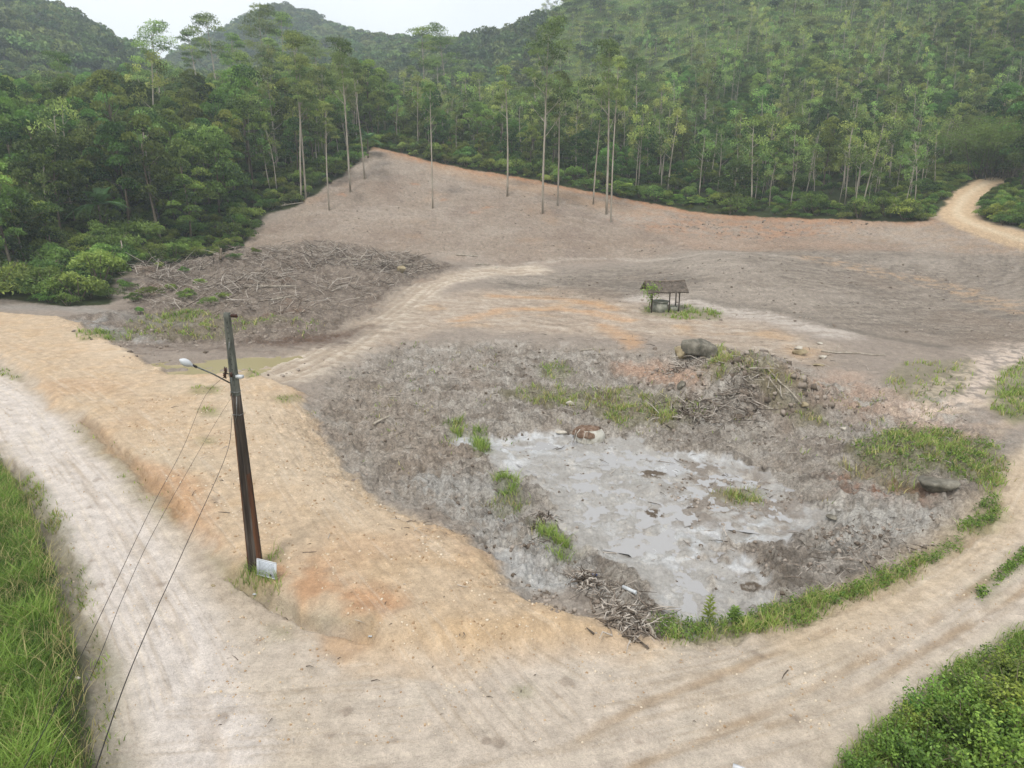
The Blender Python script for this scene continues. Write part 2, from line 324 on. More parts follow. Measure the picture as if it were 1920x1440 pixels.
# bowl mud
mix(bowl, (180,170,159)); mix(bowl*sst(-.05, .45, nB)*.7, (138,126,114)); mix(bowl*sst(.05, .45, -nB+.5*nC)*.7, (200,192,183)); nE = fbm(SX, SY, .9, 5, 231, .65); mix(bowl*sst(.12,.4,nE)*.6, (112,101,90)); mix(bowl*sst(.15,.45,-nE)*.5, (196,184,172)); mix(bowl*sst(.1, .5, nA)*.35, (150,126,106)); mix(bowl*sst(.15,.5,nC-.2*nA)*.5, (96,86,76))
pink = m_poly([(1150,680),(1250,672),(1330,700),(1300,720),(1180,705)], 1, .7); mix(pink*.8, (206,168,142))
pink = m_poly([(1470,680),(1560,690),(1700,740),(1860,800),(1800,820),(1640,790),(1540,740)], 1.5, .9); mix(pink*.75*sst(-.5, .2, nB), (202,170,148))
pink = m_line([(1920,650),(1850,700),(1800,740),(1720,770)], 1.6, 1.2, .8); mix(pink*.85*sst(-.3, .2, nB+nC), (212,190,172)); WET = np.maximum(WET, .5*pink)
mix(m_poly([(1660,770),(1900,730),(1920,800),(1850,830),(1700,820)], 1, .6)*.5*sst(-.1, .3, nB), (206,184,160))
mix(m_poly([(1540,880),(1660,890),(1760,910),(1700,945),(1590,930)], .8, .6)*.7*sst(-.2, .3, nC+nB), (160,112,84))
mix(m_poly([(620,720),(700,700),(800,760),(860,830),(820,930),(700,900),(620,820)], 1.5, .8)*.6, (166,150,134))
mix(m_poly([(760,900),(900,890),(1010,960),(1080,1050),(1130,1120),(1000,1110),(900,1030),(830,960)], .7, .9)*.85*sst(-.4, .1, nB+nC), (186,182,177))
mix(m_poly([(1500,960),(1640,925),(1790,960),(1790,1010),(1640,1030),(1520,1010)], .8, .6)*.75*sst(-.4, .1, nB+nC), (200,196,190))
mix(m_poly([(1400,1010),(1600,1020),(1780,1020),(1600,1090),(1480,1130),(1440,1080)], .8, .6)*.55*sst(-.3, .2, nC+nB), (104,96,88))
# wet clay pond: grey slurry with sky sheen painted in as paler films
mix(pond*.95, (164,159,154)); 
pf = fbm(SX, SY, 1.1, 5, 171, .6); rdg = 1-np.abs(fbm(SX, SY, 2.0, 4, 181))*2.2
mix(pond*sst(.1, .55, pf)*.55, (186,186,187)); mix(pond*sst(.62, .92, rdg)*.65*sst(-.2,.3,nA), (206,208,212)); mix(pond*sst(.1, .5, -pf+.3*nC)*.5, (140,132,124))
isl = m_poly([(1260,860),(1400,880),(1530,930),(1500,1000),(1380,1000),(1280,985),(1250,930)], .8, .6)*sst(-.25, .15, nB+.5*nC)
mix(isl*.9, (142,130,119)); WET = np.maximum(WET, pond*(.75+.25*sst(-.1, .3, pf)))*(1-isl*.7)
isl2 = bump((1220,885), 1.0, .6, 1, .3)+bump((1230,962), .5, .45, 1, .1)+bump((1405,1105), .45, .4, 1, .1); isl2 = sst(.32, .45, isl2*(1+.9*nC+.6*nB))
mix(isl2, (112,98,84)); WET *= 1-isl2
for pl in ([(900,1030),(930,1020),(1010,1060),(1080,1100),(1060,1115),(960,1085)], [(1070,1085),(1090,1080),(1100,1105),(1070,1115)]):
    m = m_poly(pl, .35, .35); mix(m*.85, (168,166,164)); WET = np.maximum(WET, m*.95)
chan = m_line([(1920,770),(1880,790),(1840,830)], .5, .5, .3); 
c1 = fbm(SX, SY, .8, 5, 331, .65); c2_ = fbm(SX, SY, 2.6, 5, 335, .6)
mix(sst(.20, .28, c1)*.38*bowl*(1-pond*.7), (112,100,88)); mix(sst(.22, .3, -c1)*.40*bowl, (206,198,188)); mix(sst(.18, .26, c2_)*.35*bowl*(1-pond), (186,176,164)); mix(sst(.2, .28, -c2_)*.35*bowl*(1-pond), (130,114,98))
mix(sst(.2, .3, c2_)*.25*slope, (188,172,156)); mix(sst(.2, .3, -c2_)*.25*slope, (140,120,104)); mix(sst(.16, .3, strk2)*.3*np.clip(plateau+mid+slope*.6, 0, 1), (196,182,166)); mix(sst(.16, .3, -strk2)*.3*np.clip(plateau+mid, 0, 1), (122,108,96))
nF = fbm(SX, SY, 16, 4, 341); mix(sst(.05, .4, nF)*.35*np.clip(slope+plateau, 0, 1), (192,178,164)); mix(sst(.1, .5, -nF)*.3*np.clip(slope+plateau, 0, 1), (150,126,106))
mix(debris*sst(.16,.26,c1)*.45, (98,84,72)); mix(debris*sst(.16,.26,-c1)*.4, (182,168,152))
# orange gravelly dirt
sand = m_poly([(-300,560),(0,590),(130,610),(240,665),(350,705),(470,705),(560,740),(640,880),(860,1010),(1000,1140),(1200,1195),(1800,1030),(1880,900),(1940,800),(2300,800),(2300,1700),(100,1700),(190,1440),(160,1260),(110,1060),(20,880),(-300,800)], .3, .25)
mix(sand, (196,178,158))
mix(orange, (208,182,152)); mix(orange*sst(-.15, .45, nB+.4*nA)*.6, (206,174,136)); mix(orange*sst(.1, .5, nA)*.45, (200,162,126)); mix(orange*sst(.1, .5, -nA)*.6, (208,188,162)); mix(orange*sst(.2, .5, nC)*.3, (226,196,158))
mix(m_poly([(500,760),(560,780),(600,880),(740,1000),(600,960),(480,850),(440,760)], 1, .6)*.6, (212,190,164))
mix(m_poly([(500,1060),(620,1050),(740,1120),(720,1190),(600,1150),(520,1120)], .6, .4)*.75*sst(-.4,.2,nB), (198,148,106))
mix(m_line([(150,790),(240,868),(300,925),(345,970)], .2, .25, .2)*.6, (160,124,92))
mix(m_poly([(250,860),(340,880),(400,960),(400,1030),(340,980)], .6, .4)*.55, (200,146,98))
# roads
mix(roadm, (206,190,174)); mix(roadm*sst(-.1, .5, nA)*.5, (200,182,160)); mix(roadm*sst(0, .5, nB)*.35, (212,198,180)); mix(roadm*sst(.15, .5, -nB)*.3, (186,168,148))
lroad = m_line(ROAD_L, 1.7, .6, .25); mix(lroad*.9, (222,210,202)); mix(lroad*sst(.1,.5,nB)*.35, (196,182,170))
ld = m_line([(0,835),(80,990),(130,1100),(185,1230),(225,1340),(250,1440)], .45, .4, .2); mix(ld*.5, (186,170,146))
rroad = m_line([(1960,860),(1900,930),(1830,1010),(1720,1090),(1600,1150),(1500,1190)], 1.1, .8, .3); mix(rroad*.6, (212,186,152))
mix(m_line([(700,1225),(950,1195),(1200,1215)], .7, .6, .5)*.45, (216,178,130))
mix(rutm*.75*roadm, (172,146,116)); mix(np.clip(roadm+.7*orange, 0, 1)*sst(.12, .4, STK)*.34, (176,154,126)); mix(np.clip(roadm+.7*orange, 0, 1)*sst(.12, .4, -STK)*.4, (222,206,186))
mix(m_poly([(600,1190),(690,1192),(700,1210),(650,1245),(600,1225)], .3, .2)*.9, (186,152,116)); WET = np.maximum(WET, .6*m_poly([(600,1190),(690,1192),(700,1210),(650,1245),(600,1225)], .3, .2))
speck = fbm(SX, SY, .9, 3, 191); mix((roadm+orange*.6)*sst(.42, .62, speck)*.55, (150,132,116))
# access road up on the right
UP = [(2050,475),(1920,450),(1860,432),(1808,412),(1794,397),(1808,372),(1832,352),(1852,340),(1885,330)]
upr = m_line(UP, 2.6, .8, .5); mix(upr, (206,176,140)); mix(m_line(UP, .6, .6, .3)*.7, (222,200,168)); 
# grassy tints where tufts grow
GRASS = {  # polygons of grass in the photo, blades per m2, blade height, dryness
 'verge_right': ([(1215,1165),(1260,1160),(1310,1165),(1390,1160),(1470,1130),(1560,1115),(1640,1075),(1740,1040),(1800,1015),(1800,1035),(1730,1075),(1640,1115),(1560,1150),(1490,1180),(1400,1190),(1330,1200),(1260,1203),(1225,1190)], 460, .24, .3),
 'rim': ([(1790,1000),(1830,950),(1870,930),(1880,960),(1850,990),(1810,1000)], 300, .25, .2),
 'right_mound': ([(1590,830),(1680,800),(1780,805),(1860,830),(1900,880),(1860,930),(1800,900),(1740,880),(1650,880),(1600,860)], 150, .26, .35),
 'right_low': ([(1560,860),(1660,880),(1740,900),(1700,925),(1600,900)], 70, .3, .6),
 'right_side': ([(1850,740),(1880,690),(1930,670),(2000,700),(1960,790),(1900,800),(1860,770)], 90, .3, .2),
 'flank': ([(1690,680),(1820,670),(1840,700),(1800,740),(1720,760),(1660,720)], 25, .25, .3),
 'centre': ([(930,740),(1000,720),(1100,735),(1200,730),(1290,750),(1330,780),(1260,800),(1150,800),(1100,770),(1000,760)], 80, .28, .45),
 'centre_top': ([(1000,690),(1060,680),(1080,700),(1040,712)], 60, .3, .2),
 'tuft_a': ([(835,790),(865,785),(875,810),(850,825)], 220, .35, .2), 'tuft_b': ([(885,810),(905,805),(917,845),(895,850)], 300, .4, .05),
 'tuft_c': ([(925,898),(965,898),(975,925),(940,935)], 300, .35, .05), 'tuft_d': ([(1000,990),(1020,985),(1070,1030),(1065,1055),(1040,1045)], 350, .35, .05),
 'tuft_e': ([(900,940),(960,920),(1000,950),(950,970)], 60, .25, .4),
 'tuft_f': ([(1335,925),(1420,920),(1425,945),(1370,950)], 130, .3, .5), 
 'mound_top': ([(1310,690),(1350,650),(1420,670),(1480,690),(1520,730),(1450,750),(1380,700),(1340,720)], 90, .4, .6),
 'pole_foot': ([(440,1065),(470,1055),(495,1080),(525,1095),(520,1110),(470,1100)], 420, .38, .05), 'pole_back': ([(500,1040),(520,1038),(522,1052),(505,1055)], 300, .3, .05),
 'mid_a': ([(515,745),(560,743),(565,755),(530,758)], 80, .16, .2), 'mid_b': ([(355,725),(410,725),(410,738),(360,738)], 80, .16, .25),
 'mid_c': ([(372,766),(400,765),(398,778),(378,778)], 110, .16, .2), 'mid_d': ([(375,822),(400,822),(398,833),(378,833)], 110, .16, .2),
 'mid_e': ([(462,700),(482,698),(485,708),(465,708)], 130, .2, .1),
 'left_a': ([(140,620),(180,618),(230,625),(230,638),(150,640)], 60, .3, .1), 'left_b': ([(300,595),(350,582),(390,585),(350,604)], 60, .35, .05),
 'left_c': ([(240,600),(330,575),(430,590),(560,600),(400,640),(230,640)], 22, .3, .4), 'left_d': ([(520,600),(580,590),(620,610),(560,640)], 12, .3, .3),
 'well': ([(1205,575),(1300,572),(1355,585),(1355,600),(1280,600),(1210,590)], 45, .3, .15),
 'road_l': ([(200,870),(250,930),(330,990),(345,960),(260,880),(150,790),(130,800)], 25, .12, .4),
 'road_p': ([(380,1040),(430,1060),(480,1105),(560,1150),(680,1185),(690,1195),(560,1165),(440,1110)], 50, .16, .3),
 'ditch_l': ([(30,880),(60,890),(110,960),(150,1060),(180,1160),(205,1260),(225,1440),(195,1440),(170,1260),(140,1140),(100,1030),(50,930)], 300, .17, .3),
 'bowl_l': ([(640,700),(760,660),(880,660),(860,800),(760,900),(640,820)], 3.5, .18, .5), 'bowl_r': ([(1560,700),(1800,760),(1860,830),(1500,880),(1440,800)], 9, .2, .5),
 'mound_r': ([(1440,730),(1540,760),(1560,800),(1500,800),(1440,770)], 60, .25, .5),
 'junction': ([(500,1180),(545,1180),(545,1205),(505,1205)], 30, .1, .2), 'tuftj': ([(980,1293),(1000,1293),(1000,1306),(982,1306)], 200, .14, .1),
 'centre_rd': ([(1540,1160),(1610,1145),(1700,1090),(1800,1060),(1920,1000),(1925,1030),(1830,1090),(1830,1120)], 0, .1, .2),
 'rd_strip': ([(1830,1110),(1880,1070),(1920,1030),(1930,1045),(1880,1090),(1835,1130)], 90, .14, .3),
 'verge_left_edge': ([(-20,680),(20,695),(40,715),(0,705)], 50, .2, .2),
 'scatter_bowl': ([(560,790),(640,690),(760,640),(1000,640),(1250,660),(1560,700),(1800,760),(1850,950),(1500,960),(1300,850),(1000,800),(800,900),(640,900)], 2.0, .22, .6),
 'br_grass': ([(1540,1500),(1580,1430),(1620,1385),(1700,1320),(1790,1250),(1880,1200),(1960,1170),(2100,1150),(2100,1500)], 420, .28, .1),
}
for k, (pl, dn, hh, dry) in GRASS.items():
    if k == 'scatter_bowl' or dn < 20: continue
    m = m_poly(pl, .4, .35); mix(m*.6*min(1, dn/150+.3), (98+60*dry,112+20*dry,58+40*dry)); WET *= 1-.6*m
mix(verge, (84,92,54)); mix(ditch*.7*sst(-.3,.3,nC), (112,100,80))
mix(m_line([(45,880),(100,960),(145,1060),(165,1160),(195,1260),(205,1360),(225,1440)], .3, .25, .2)*.7*sst(-.4, .2, nB+nC), (168,160,146))
# forest floor
TL = [(-600,575),(-300,570),(0,562),(120,575),(205,572),(228,520),(330,494),(450,466),(500,402),(560,386),(640,331),(703,277),(815,304),(950,329),(1100,358),(1200,378),(1300,397),(1450,408),(1600,413),(1745,414),(1762,398),(1790,362),(1830,337),(1880,330),(1900,338),(1860,352),(1835,385),(1840,408),(1930,433),(2100,450),(2500,470)]
TLW = G(TL)
FOREST = np.concatenate([TLW[:, :2], [[500, 60], [900, 500], [0, 1400], [-900, 600], [-500, 60]]])
def in_forest(x, y): return -sd_poly(np.asarray(x, float), np.asarray(y, float), FOREST)   # metres inside
x_, y_ = warped(.6); fm = sst(-.3, .6, -sd_poly(x_, y_, FOREST))
mix(fm, (58,66,38))
for k_ in range(3): CC[:, k_] *= (1+.25*nC*(1-pond*.8))
CA = np.zeros((NR*NA, 4), np.float32); CA[:, 3] = 1
xx, yy, rr = GX.ravel(), GY.ravel(), GR.ravel()
fo = np.where(rr > 200)[0]; fn = fbm(xx[fo], yy[fo], 25, 4, 201)
CA[:, :3] = alb((70,80,45))
upm = sst(-.3, .3, fn)[:, None]*(xx[fo] > -40+0*fn)[:, None]
CA[fo, :3] = alb((60,72,40))*(1-upm)+alb((112,130,74))*upm
bl = (1-sst(190, 228, np.hypot(SX, SY)))[:, None]
right_up = (sst(0, 40, SX)*sst(150, 190, rdist)*fm)[:, None]; CC = CC*(1-right_up)+alb((100,116,66))*right_up
CA[SUB, :3] = CC*bl+CA[SUB, :3]*(1-bl)
WA = np.zeros(NR*NA, np.float32); WA[SUB] = WET*(1-fm)
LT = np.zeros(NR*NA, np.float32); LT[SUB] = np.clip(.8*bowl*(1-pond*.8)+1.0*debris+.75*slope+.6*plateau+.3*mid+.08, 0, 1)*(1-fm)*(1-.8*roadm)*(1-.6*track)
GV = np.zeros(NR*NA, np.float32); GV[SUB] = np.clip(orange+.35*roadm+.5*bowl*(1-pond)+.4*slope+.4*plateau, 0, 1)*(1-fm)

# ------------------------------------------------------------------ mesh tools
def tag(o, label=None, cat=None, group=None, kind=None):
    if label: o['label'] = label
    if cat: o['category'] = cat
    if group: o['group'] = group
    if kind: o['kind'] = kind
    return o
def make_mesh(name, V, F, mats, tone=None, mi=None, smooth=False):
    me = bpy.data.meshes.new(name); V = np.asarray(V, np.float32); F = np.asarray(F, np.int32)
    me.vertices.add(len(V)); me.vertices.foreach_set('co', V.ravel())
    me.loops.add(F.size); me.loops.foreach_set('vertex_index', F.ravel())
    me.polygons.add(len(F)); me.polygons.foreach_set('loop_start', np.arange(0, F.size, F.shape[1], dtype=np.int32))
    if mi is not None: me.polygons.foreach_set('material_index', np.asarray(mi, np.int32))
    if smooth: me.polygons.foreach_set('use_smooth', np.ones(len(F), bool))
    for m in mats: me.materials.append(m)
    if tone is not None:
        at = me.attributes.new('tone', 'FLOAT', 'POINT'); at.data.foreach_set('value', np.asarray(tone, np.float32))
    me.update(calc_edges=True); return me
class MB:
    def __init__(s): s.V = []; s.F = []; s.T = []; s.M = []; s.n = 0
    def add(s, V, F, tone=.5, mat=0):
        V = np.asarray(V, float); F = np.asarray(F, int); s.V.append(V); s.F.append(F+s.n); s.n += len(V)
        s.T.append(np.broadcast_to(np.asarray(tone, float), (len(V),))); s.M.append(np.full(len(F), mat)); return s
    def mesh(s, name, mats, smooth=False):
        return make_mesh(name, np.concatenate(s.V), np.concatenate(s.F), mats, np.concatenate(s.T), np.concatenate(s.M), smooth)
    def build(s, name, mats, parent=None, loc=(0, 0, 0), smooth=False):
        if not isinstance(mats, (list, tuple)): mats = [mats]
        o = bpy.data.objects.new(name, s.mesh(name, mats, smooth)); COL.objects.link(o); o.location = loc
        if parent: o.parent = parent
        return o
def empty(name, loc=(0, 0, 0), rz=0):
    o = bpy.data.objects.new(name, None); COL.objects.link(o); o.location = loc; o.rotation_euler = (0, 0, rz); o.empty_display_size = .3; return o
def tube(mb, P, rad, sides=6, tone=.5, mat=0, cap=True, sq=None):
    P = np.asarray(P, float); k = len(P); rad = np.broadcast_to(rad, (k,)); T = np.gradient(P, axis=0); T /= np.linalg.norm(T, axis=1)[:, None]+1e-9
    ref = np.array([0, 0, 1.]) if abs(T[:, 2]).mean() < .8 else np.array([1., 0, 0])
    A = np.cross(T, ref); A /= np.linalg.norm(A, axis=1)[:, None]; B = np.cross(T, A)
    th = np.arange(sides)*2*math.pi/sides
    V = (P[:, None]+rad[:, None, None]*(A[:, None]*np.cos(th)[None, :, None]+B[:, None]*np.sin(th)[None, :, None])).reshape(-1, 3)
    F = []
    for i in range(k-1):
        for j in range(sides):
            a = i*sides+j; b = i*sides+(j+1) % sides; F.append((a, b, b+sides, a+sides))
    if cap:
        V = np.concatenate([V, P[:1], P[-1:]]); c0, c1 = k*sides, k*sides+1
        for j in range(0, sides, 2):
            F.append((c0, (j+2) % sides, (j+1) % sides, j)); e = (k-1)*sides; F.append((c1, e+j, e+(j+1) % sides, e+(j+2) % sides))
    return mb.add(V, F, tone, mat)
def box(mb, c, s, tone=.5, mat=0, rot=None, taper=1.0):
    V = np.array([(x, y, z) for z in (-.5, .5) for y in (-.5, .5) for x in (-.5, .5)], float)
    V[4:, :2] *= taper; V = V*np.array(s)
    if rot is not None: V = V@np.array(rot).T
    return mb.add(V+np.array(c), [(0, 2, 3, 1), (4, 5, 7, 6), (0, 1, 5, 4), (2, 6, 7, 3), (0, 4, 6, 2), (1, 3, 7, 5)], tone, mat)
def rotz(a): c, s = math.cos(a), math.sin(a); return np.array([[c, -s, 0], [s, c, 0], [0, 0, 1]])
def unit(n, g=rng):
    v = g.normal(size=(n, 3)); return v/np.linalg.norm(v, axis=1)[:, None]
def leaves(mb, C, size, aspect=.45, tone=.5, mat=0, up=0.0, out=None, g=rng, flat=0.0):
    n = len(C); u = unit(n, g); u[:, 2] = u[:, 2]*(1-flat)+up
    if out is not None: u = u+out
    u /= np.linalg.norm(u, axis=1)[:, None]+1e-9
    w = np.cross(u, unit(n, g)); 
    if flat: w[:, 2] *= (1-flat)
    w /= np.linalg.norm(w, axis=1)[:, None]+1e-9
    s = (size*(.7+.6*g.random(n)))[:, None]
    V = np.stack([C-u*s*.5, C+w*s*aspect*.5, C+u*s*.5, C-w*s*aspect*.5], 1).reshape(-1, 3)
    F = np.arange(4*n).reshape(n, 4); t = np.repeat(np.clip(np.broadcast_to(tone, (n,))+g.normal(size=n)*.12, 0, 1), 4)
    return mb.add(V, F, t, mat)

# ------------------------------------------------------------------ materials
def newmat(name):
    m = bpy.data.materials.new(name); m.use_nodes = True; nt = m.node_tree; nt.nodes.clear()
    o = nt.nodes.new('ShaderNodeOutputMaterial'); return m, nt, nt.nodes, nt.links, o
def c4(c, s=True):
    a = alb(c) if s else np.asarray(c); return (float(a[0]), float(a[1]), float(a[2]), 1)
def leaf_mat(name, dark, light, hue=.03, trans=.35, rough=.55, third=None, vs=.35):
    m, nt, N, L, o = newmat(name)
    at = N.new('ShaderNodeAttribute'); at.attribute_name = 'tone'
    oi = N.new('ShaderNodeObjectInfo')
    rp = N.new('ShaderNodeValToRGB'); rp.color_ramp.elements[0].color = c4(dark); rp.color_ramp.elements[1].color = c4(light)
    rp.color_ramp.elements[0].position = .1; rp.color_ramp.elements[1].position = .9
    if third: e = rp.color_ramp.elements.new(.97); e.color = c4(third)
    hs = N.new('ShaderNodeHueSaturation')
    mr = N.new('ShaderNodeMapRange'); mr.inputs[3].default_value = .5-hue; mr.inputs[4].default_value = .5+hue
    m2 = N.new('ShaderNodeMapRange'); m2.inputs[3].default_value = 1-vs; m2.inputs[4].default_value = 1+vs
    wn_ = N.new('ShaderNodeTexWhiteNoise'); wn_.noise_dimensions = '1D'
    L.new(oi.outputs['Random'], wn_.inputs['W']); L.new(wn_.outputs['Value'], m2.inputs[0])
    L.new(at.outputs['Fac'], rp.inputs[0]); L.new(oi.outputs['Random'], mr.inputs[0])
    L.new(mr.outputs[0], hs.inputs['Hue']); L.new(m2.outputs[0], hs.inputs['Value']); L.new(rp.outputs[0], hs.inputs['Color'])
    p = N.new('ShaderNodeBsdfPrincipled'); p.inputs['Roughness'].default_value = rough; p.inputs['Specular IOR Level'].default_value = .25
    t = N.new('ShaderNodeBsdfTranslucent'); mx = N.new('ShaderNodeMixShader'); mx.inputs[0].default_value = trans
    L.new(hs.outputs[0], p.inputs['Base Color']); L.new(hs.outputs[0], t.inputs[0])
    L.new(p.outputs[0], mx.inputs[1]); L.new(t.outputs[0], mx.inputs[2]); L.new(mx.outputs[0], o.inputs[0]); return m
def noise_mat(name, stops, scale=4, rough=.85, bump_=.3, stretch=(1, 1, 1), detail=6, dist=.02, metallic=0, use_tone=False, spec=.3):
    m, nt, N, L, o = newmat(name)
    tc = N.new('ShaderNodeTexCoord'); mp = N.new('ShaderNodeMapping'); mp.inputs['Scale'].default_value = stretch
    nz = N.new('ShaderNodeTexNoise'); nz.inputs['Scale'].default_value = scale; nz.inputs['Detail'].default_value = detail; nz.inputs['Roughness'].default_value = .62
    rp = N.new('ShaderNodeValToRGB'); el = rp.color_ramp.elements
    n = len(stops)
    for i, c in enumerate(stops):
        e = el[i] if i < 2 else el.new(.5)
        e.color = c4(c)
    for i in range(n): el[i].position = .3+.4*i/(n-1)
    cs = [c4(c) for c in stops]
    for i in range(n): el[i].color = cs[i]
    L.new(tc.outputs['Object'], mp.inputs[0]); L.new(mp.outputs[0], nz.inputs[0])
    if use_tone:
        at = N.new('ShaderNodeAttribute'); at.attribute_name = 'tone'; ma = N.new('ShaderNodeMath'); ma.operation = 'ADD'
        sb = N.new('ShaderNodeMath'); sb.operation = 'MULTIPLY_ADD'; sb.inputs[1].default_value = .7; sb.inputs[2].default_value = -.35
        L.new(at.outputs['Fac'], sb.inputs[0]); L.new(sb.outputs[0], ma.inputs[0]); L.new(nz.outputs['Fac'], ma.inputs[1]); L.new(ma.outputs[0], rp.inputs[0])
    else: L.new(nz.outputs['Fac'], rp.inputs[0])
    p = N.new('ShaderNodeBsdfPrincipled'); p.inputs['Roughness'].default_value = rough; p.inputs['Metallic'].default_value = metallic; p.inputs['Specular IOR Level'].default_value = spec
    L.new(rp.outputs[0], p.inputs['Base Color'])
    if bump_:
        b = N.new('ShaderNodeBump'); b.inputs['Strength'].default_value = bump_; b.inputs['Distance'].default_value = dist
        L.new(nz.outputs['Fac'], b.inputs['Height']); L.new(b.outputs[0], p.inputs['Normal'])
    L.new(p.outputs[0], o.inputs[0]); return m
M = {}
M['euc_leaf'] = leaf_mat('eucalyptus_leaf', (84,108,60), (178,200,116), .02, .35)
M['broad_leaf'] = leaf_mat('broad_leaf', (50,74,40), (140,166,78), .045, .3, vs=.5)
M['young_leaf'] = leaf_mat('young_leaf', (66,92,46), (178,200,110), .04, .35, vs=.42)
M['shrub_leaf'] = leaf_mat('shrub_leaf', (62,90,42), (152,180,90), .035, .35, vs=.4)
M['dark_shrub_leaf'] = leaf_mat('dark_shrub_leaf', (56,80,38), (146,170,78), .04, .35, vs=.45)
M['fern_leaf'] = leaf_mat('fern_leaf', (85,124,48), (183,217,102), .015, .4, vs=.15)
M['far_leaf'] = leaf_mat('far_leaf', (56,74,42), (128,148,78), .04, .2, vs=.45)
M['bamboo_leaf'] = leaf_mat('bamboo_leaf', (40,60,30), (142,166,82), .01, .4, vs=.05)
M['palm_leaf'] = leaf_mat('palm_leaf', (58,95,58), (126,165,102), .01, .35, vs=.05)
M['flower'] = leaf_mat('purple_flower', (126,102,158), (183,156,214), .01, .2, vs=.05)
M['grass'] = leaf_mat('grass_blade', (84,118,46), (176,200,104), .0, .4, vs=.0, third=None)
M['grass_dry'] = leaf_mat('dry_grass_blade', (134,122,80), (214,204,143), .0, .3, vs=.0)
M['verge'] = leaf_mat('verge_blade', (74,112,44), (166,198,96), .0, .4, vs=.0)
M['bush_leaf'] = leaf_mat('bush_leaf', (50,84,36), (176,200,92), .03, .35, rough=.4, vs=.28)
M['bark_pale'] = noise_mat('pale_bark', [(132,122,108), (176,166,150), (206,198,184)], 2.5, bump_=.2, stretch=(1, 1, .15))
M['bark_dark'] = noise_mat('dark_bark', [(76,66,54), (116,104,88), (150,138,120)], 3, bump_=.3, stretch=(1, 1, .2))
M['stick'] = noise_mat('stick_wood', [(88,78,68), (144,130,116), (200,190,178)], 2.0, bump_=.2, use_tone=True)
M['rock'] = noise_mat('grey_rock', [(74,71,62), (116,111,99), (160,154,140)], 2.2, bump_=.7, dist=.08, detail=9)
M['rock_pale'] = noise_mat('pale_rock', [(160,152,138), (196,188,174), (222,216,204)], 3, bump_=.6, dist=.04, detail=8)
M['rock_tan'] = noise_mat('tan_rock', [(126,112,86), (160,146,116), (186,172,142)], 1.6, bump_=.6, dist=.05, detail=8)

# ------------------------------------------------------------------ ground sheet
idx = np.arange(NR*NA).reshape(NR, NA)
Fg = np.stack([idx[:-1, :-1], idx[:-1, 1:], idx[1:, 1:], idx[1:, :-1]], -1).reshape(-1, 4)[:, ::-1]
Vg = np.stack([GX, GY, ZT], -1).reshape(-1, 3)
m, nt, N, L, o = newmat('ground_soil')
ca = N.new('ShaderNodeAttribute'); ca.attribute_name = 'soil'; wa = N.new('ShaderNodeAttribute'); wa.attribute_name = 'wet'; gv = N.new('ShaderNodeAttribute'); gv.attribute_name = 'gravel'
tc = N.new('ShaderNodeTexCoord')
def nz(scale, detail=4, rough=.6):
    n = N.new('ShaderNodeTexNoise'); n.inputs['Scale'].default_value = scale; n.inputs['Detail'].default_value = detail; n.inputs['Roughness'].default_value = rough
    L.new(tc.outputs['Object'], n.inputs[0]); return n
def mth(op, a, b=None, c=None):
    n = N.new('ShaderNodeMath'); n.operation = op
    for i, v in enumerate((a, b, c)):
        if v is None: continue
        if isinstance(v, (int, float)): n.inputs[i].default_value = v
        else: L.new(v, n.inputs[i])
    return n.outputs[0]
nf = nz(9, 6, .7); ng = nz(32, 3, .6); nh = nz(1.3, 5)
lt = N.new('ShaderNodeAttribute'); lt.attribute_name = 'litter'  # mask for organic litter and painted shadows of small pits
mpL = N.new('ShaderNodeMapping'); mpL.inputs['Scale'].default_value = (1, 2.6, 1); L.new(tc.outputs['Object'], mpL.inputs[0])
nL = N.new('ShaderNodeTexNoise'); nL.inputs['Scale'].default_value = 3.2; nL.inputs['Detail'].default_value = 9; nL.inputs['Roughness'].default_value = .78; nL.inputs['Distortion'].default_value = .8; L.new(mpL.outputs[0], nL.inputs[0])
def ramp(v, a, b_, c, d):
    q = N.new('ShaderNodeMapRange'); q.inputs[1].default_value = a; q.inputs[2].default_value = b_; q.inputs[3].default_value = c; q.inputs[4].default_value = d; L.new(v, q.inputs[0]); return q.outputs[0]
litter_shade = mth('MULTIPLY', ramp(nL.outputs[0], .50, .38, 0, .5), lt.outputs['Fac']); pl_ = mth('MULTIPLY', ramp(nL.outputs[0], .56, .68, 0, .45), lt.outputs['Fac'])  # dark specks: litter plus small pit shadows put into the colour; pale ones: straw
ampg = mth('MULTIPLY_ADD', lt.outputs['Fac'], .75, .38); val = mth('MULTIPLY_ADD', mth('MULTIPLY', ramp(nf.outputs[0], .25, .75, -.5, .5), ampg), 1.0, 1.0); val = mth('MULTIPLY', val, ramp(ng.outputs[0], .3, .7, .86, 1.14)); val = mth('MULTIPLY', val, mth('ADD', mth('SUBTRACT', 1.0, litter_shade), pl_))
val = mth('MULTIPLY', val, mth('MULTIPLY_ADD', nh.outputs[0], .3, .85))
vor = N.new('ShaderNodeTexVoronoi'); vor.inputs['Scale'].default_value = 9; L.new(tc.outputs['Object'], vor.inputs['Vector'])
peb = N.new('ShaderNodeMapRange'); peb.inputs[1].default_value = .12; peb.inputs[2].default_value = .24; peb.inputs[3].default_value = 1; peb.inputs[4].default_value = 0; L.new(vor.outputs['Distance'], peb.inputs[0])
vsel = N.new('ShaderNodeSeparateColor'); L.new(vor.outputs['Color'], vsel.inputs[0])
psel = mth('GREATER_THAN', vsel.outputs[0], .72); pm = mth('MULTIPLY', mth('MULTIPLY', peb.outputs[0], psel), gv.outputs['Fac'])
val = mth('MULTIPLY', val, mth('MULTIPLY_ADD', pm, .35, 1.0))
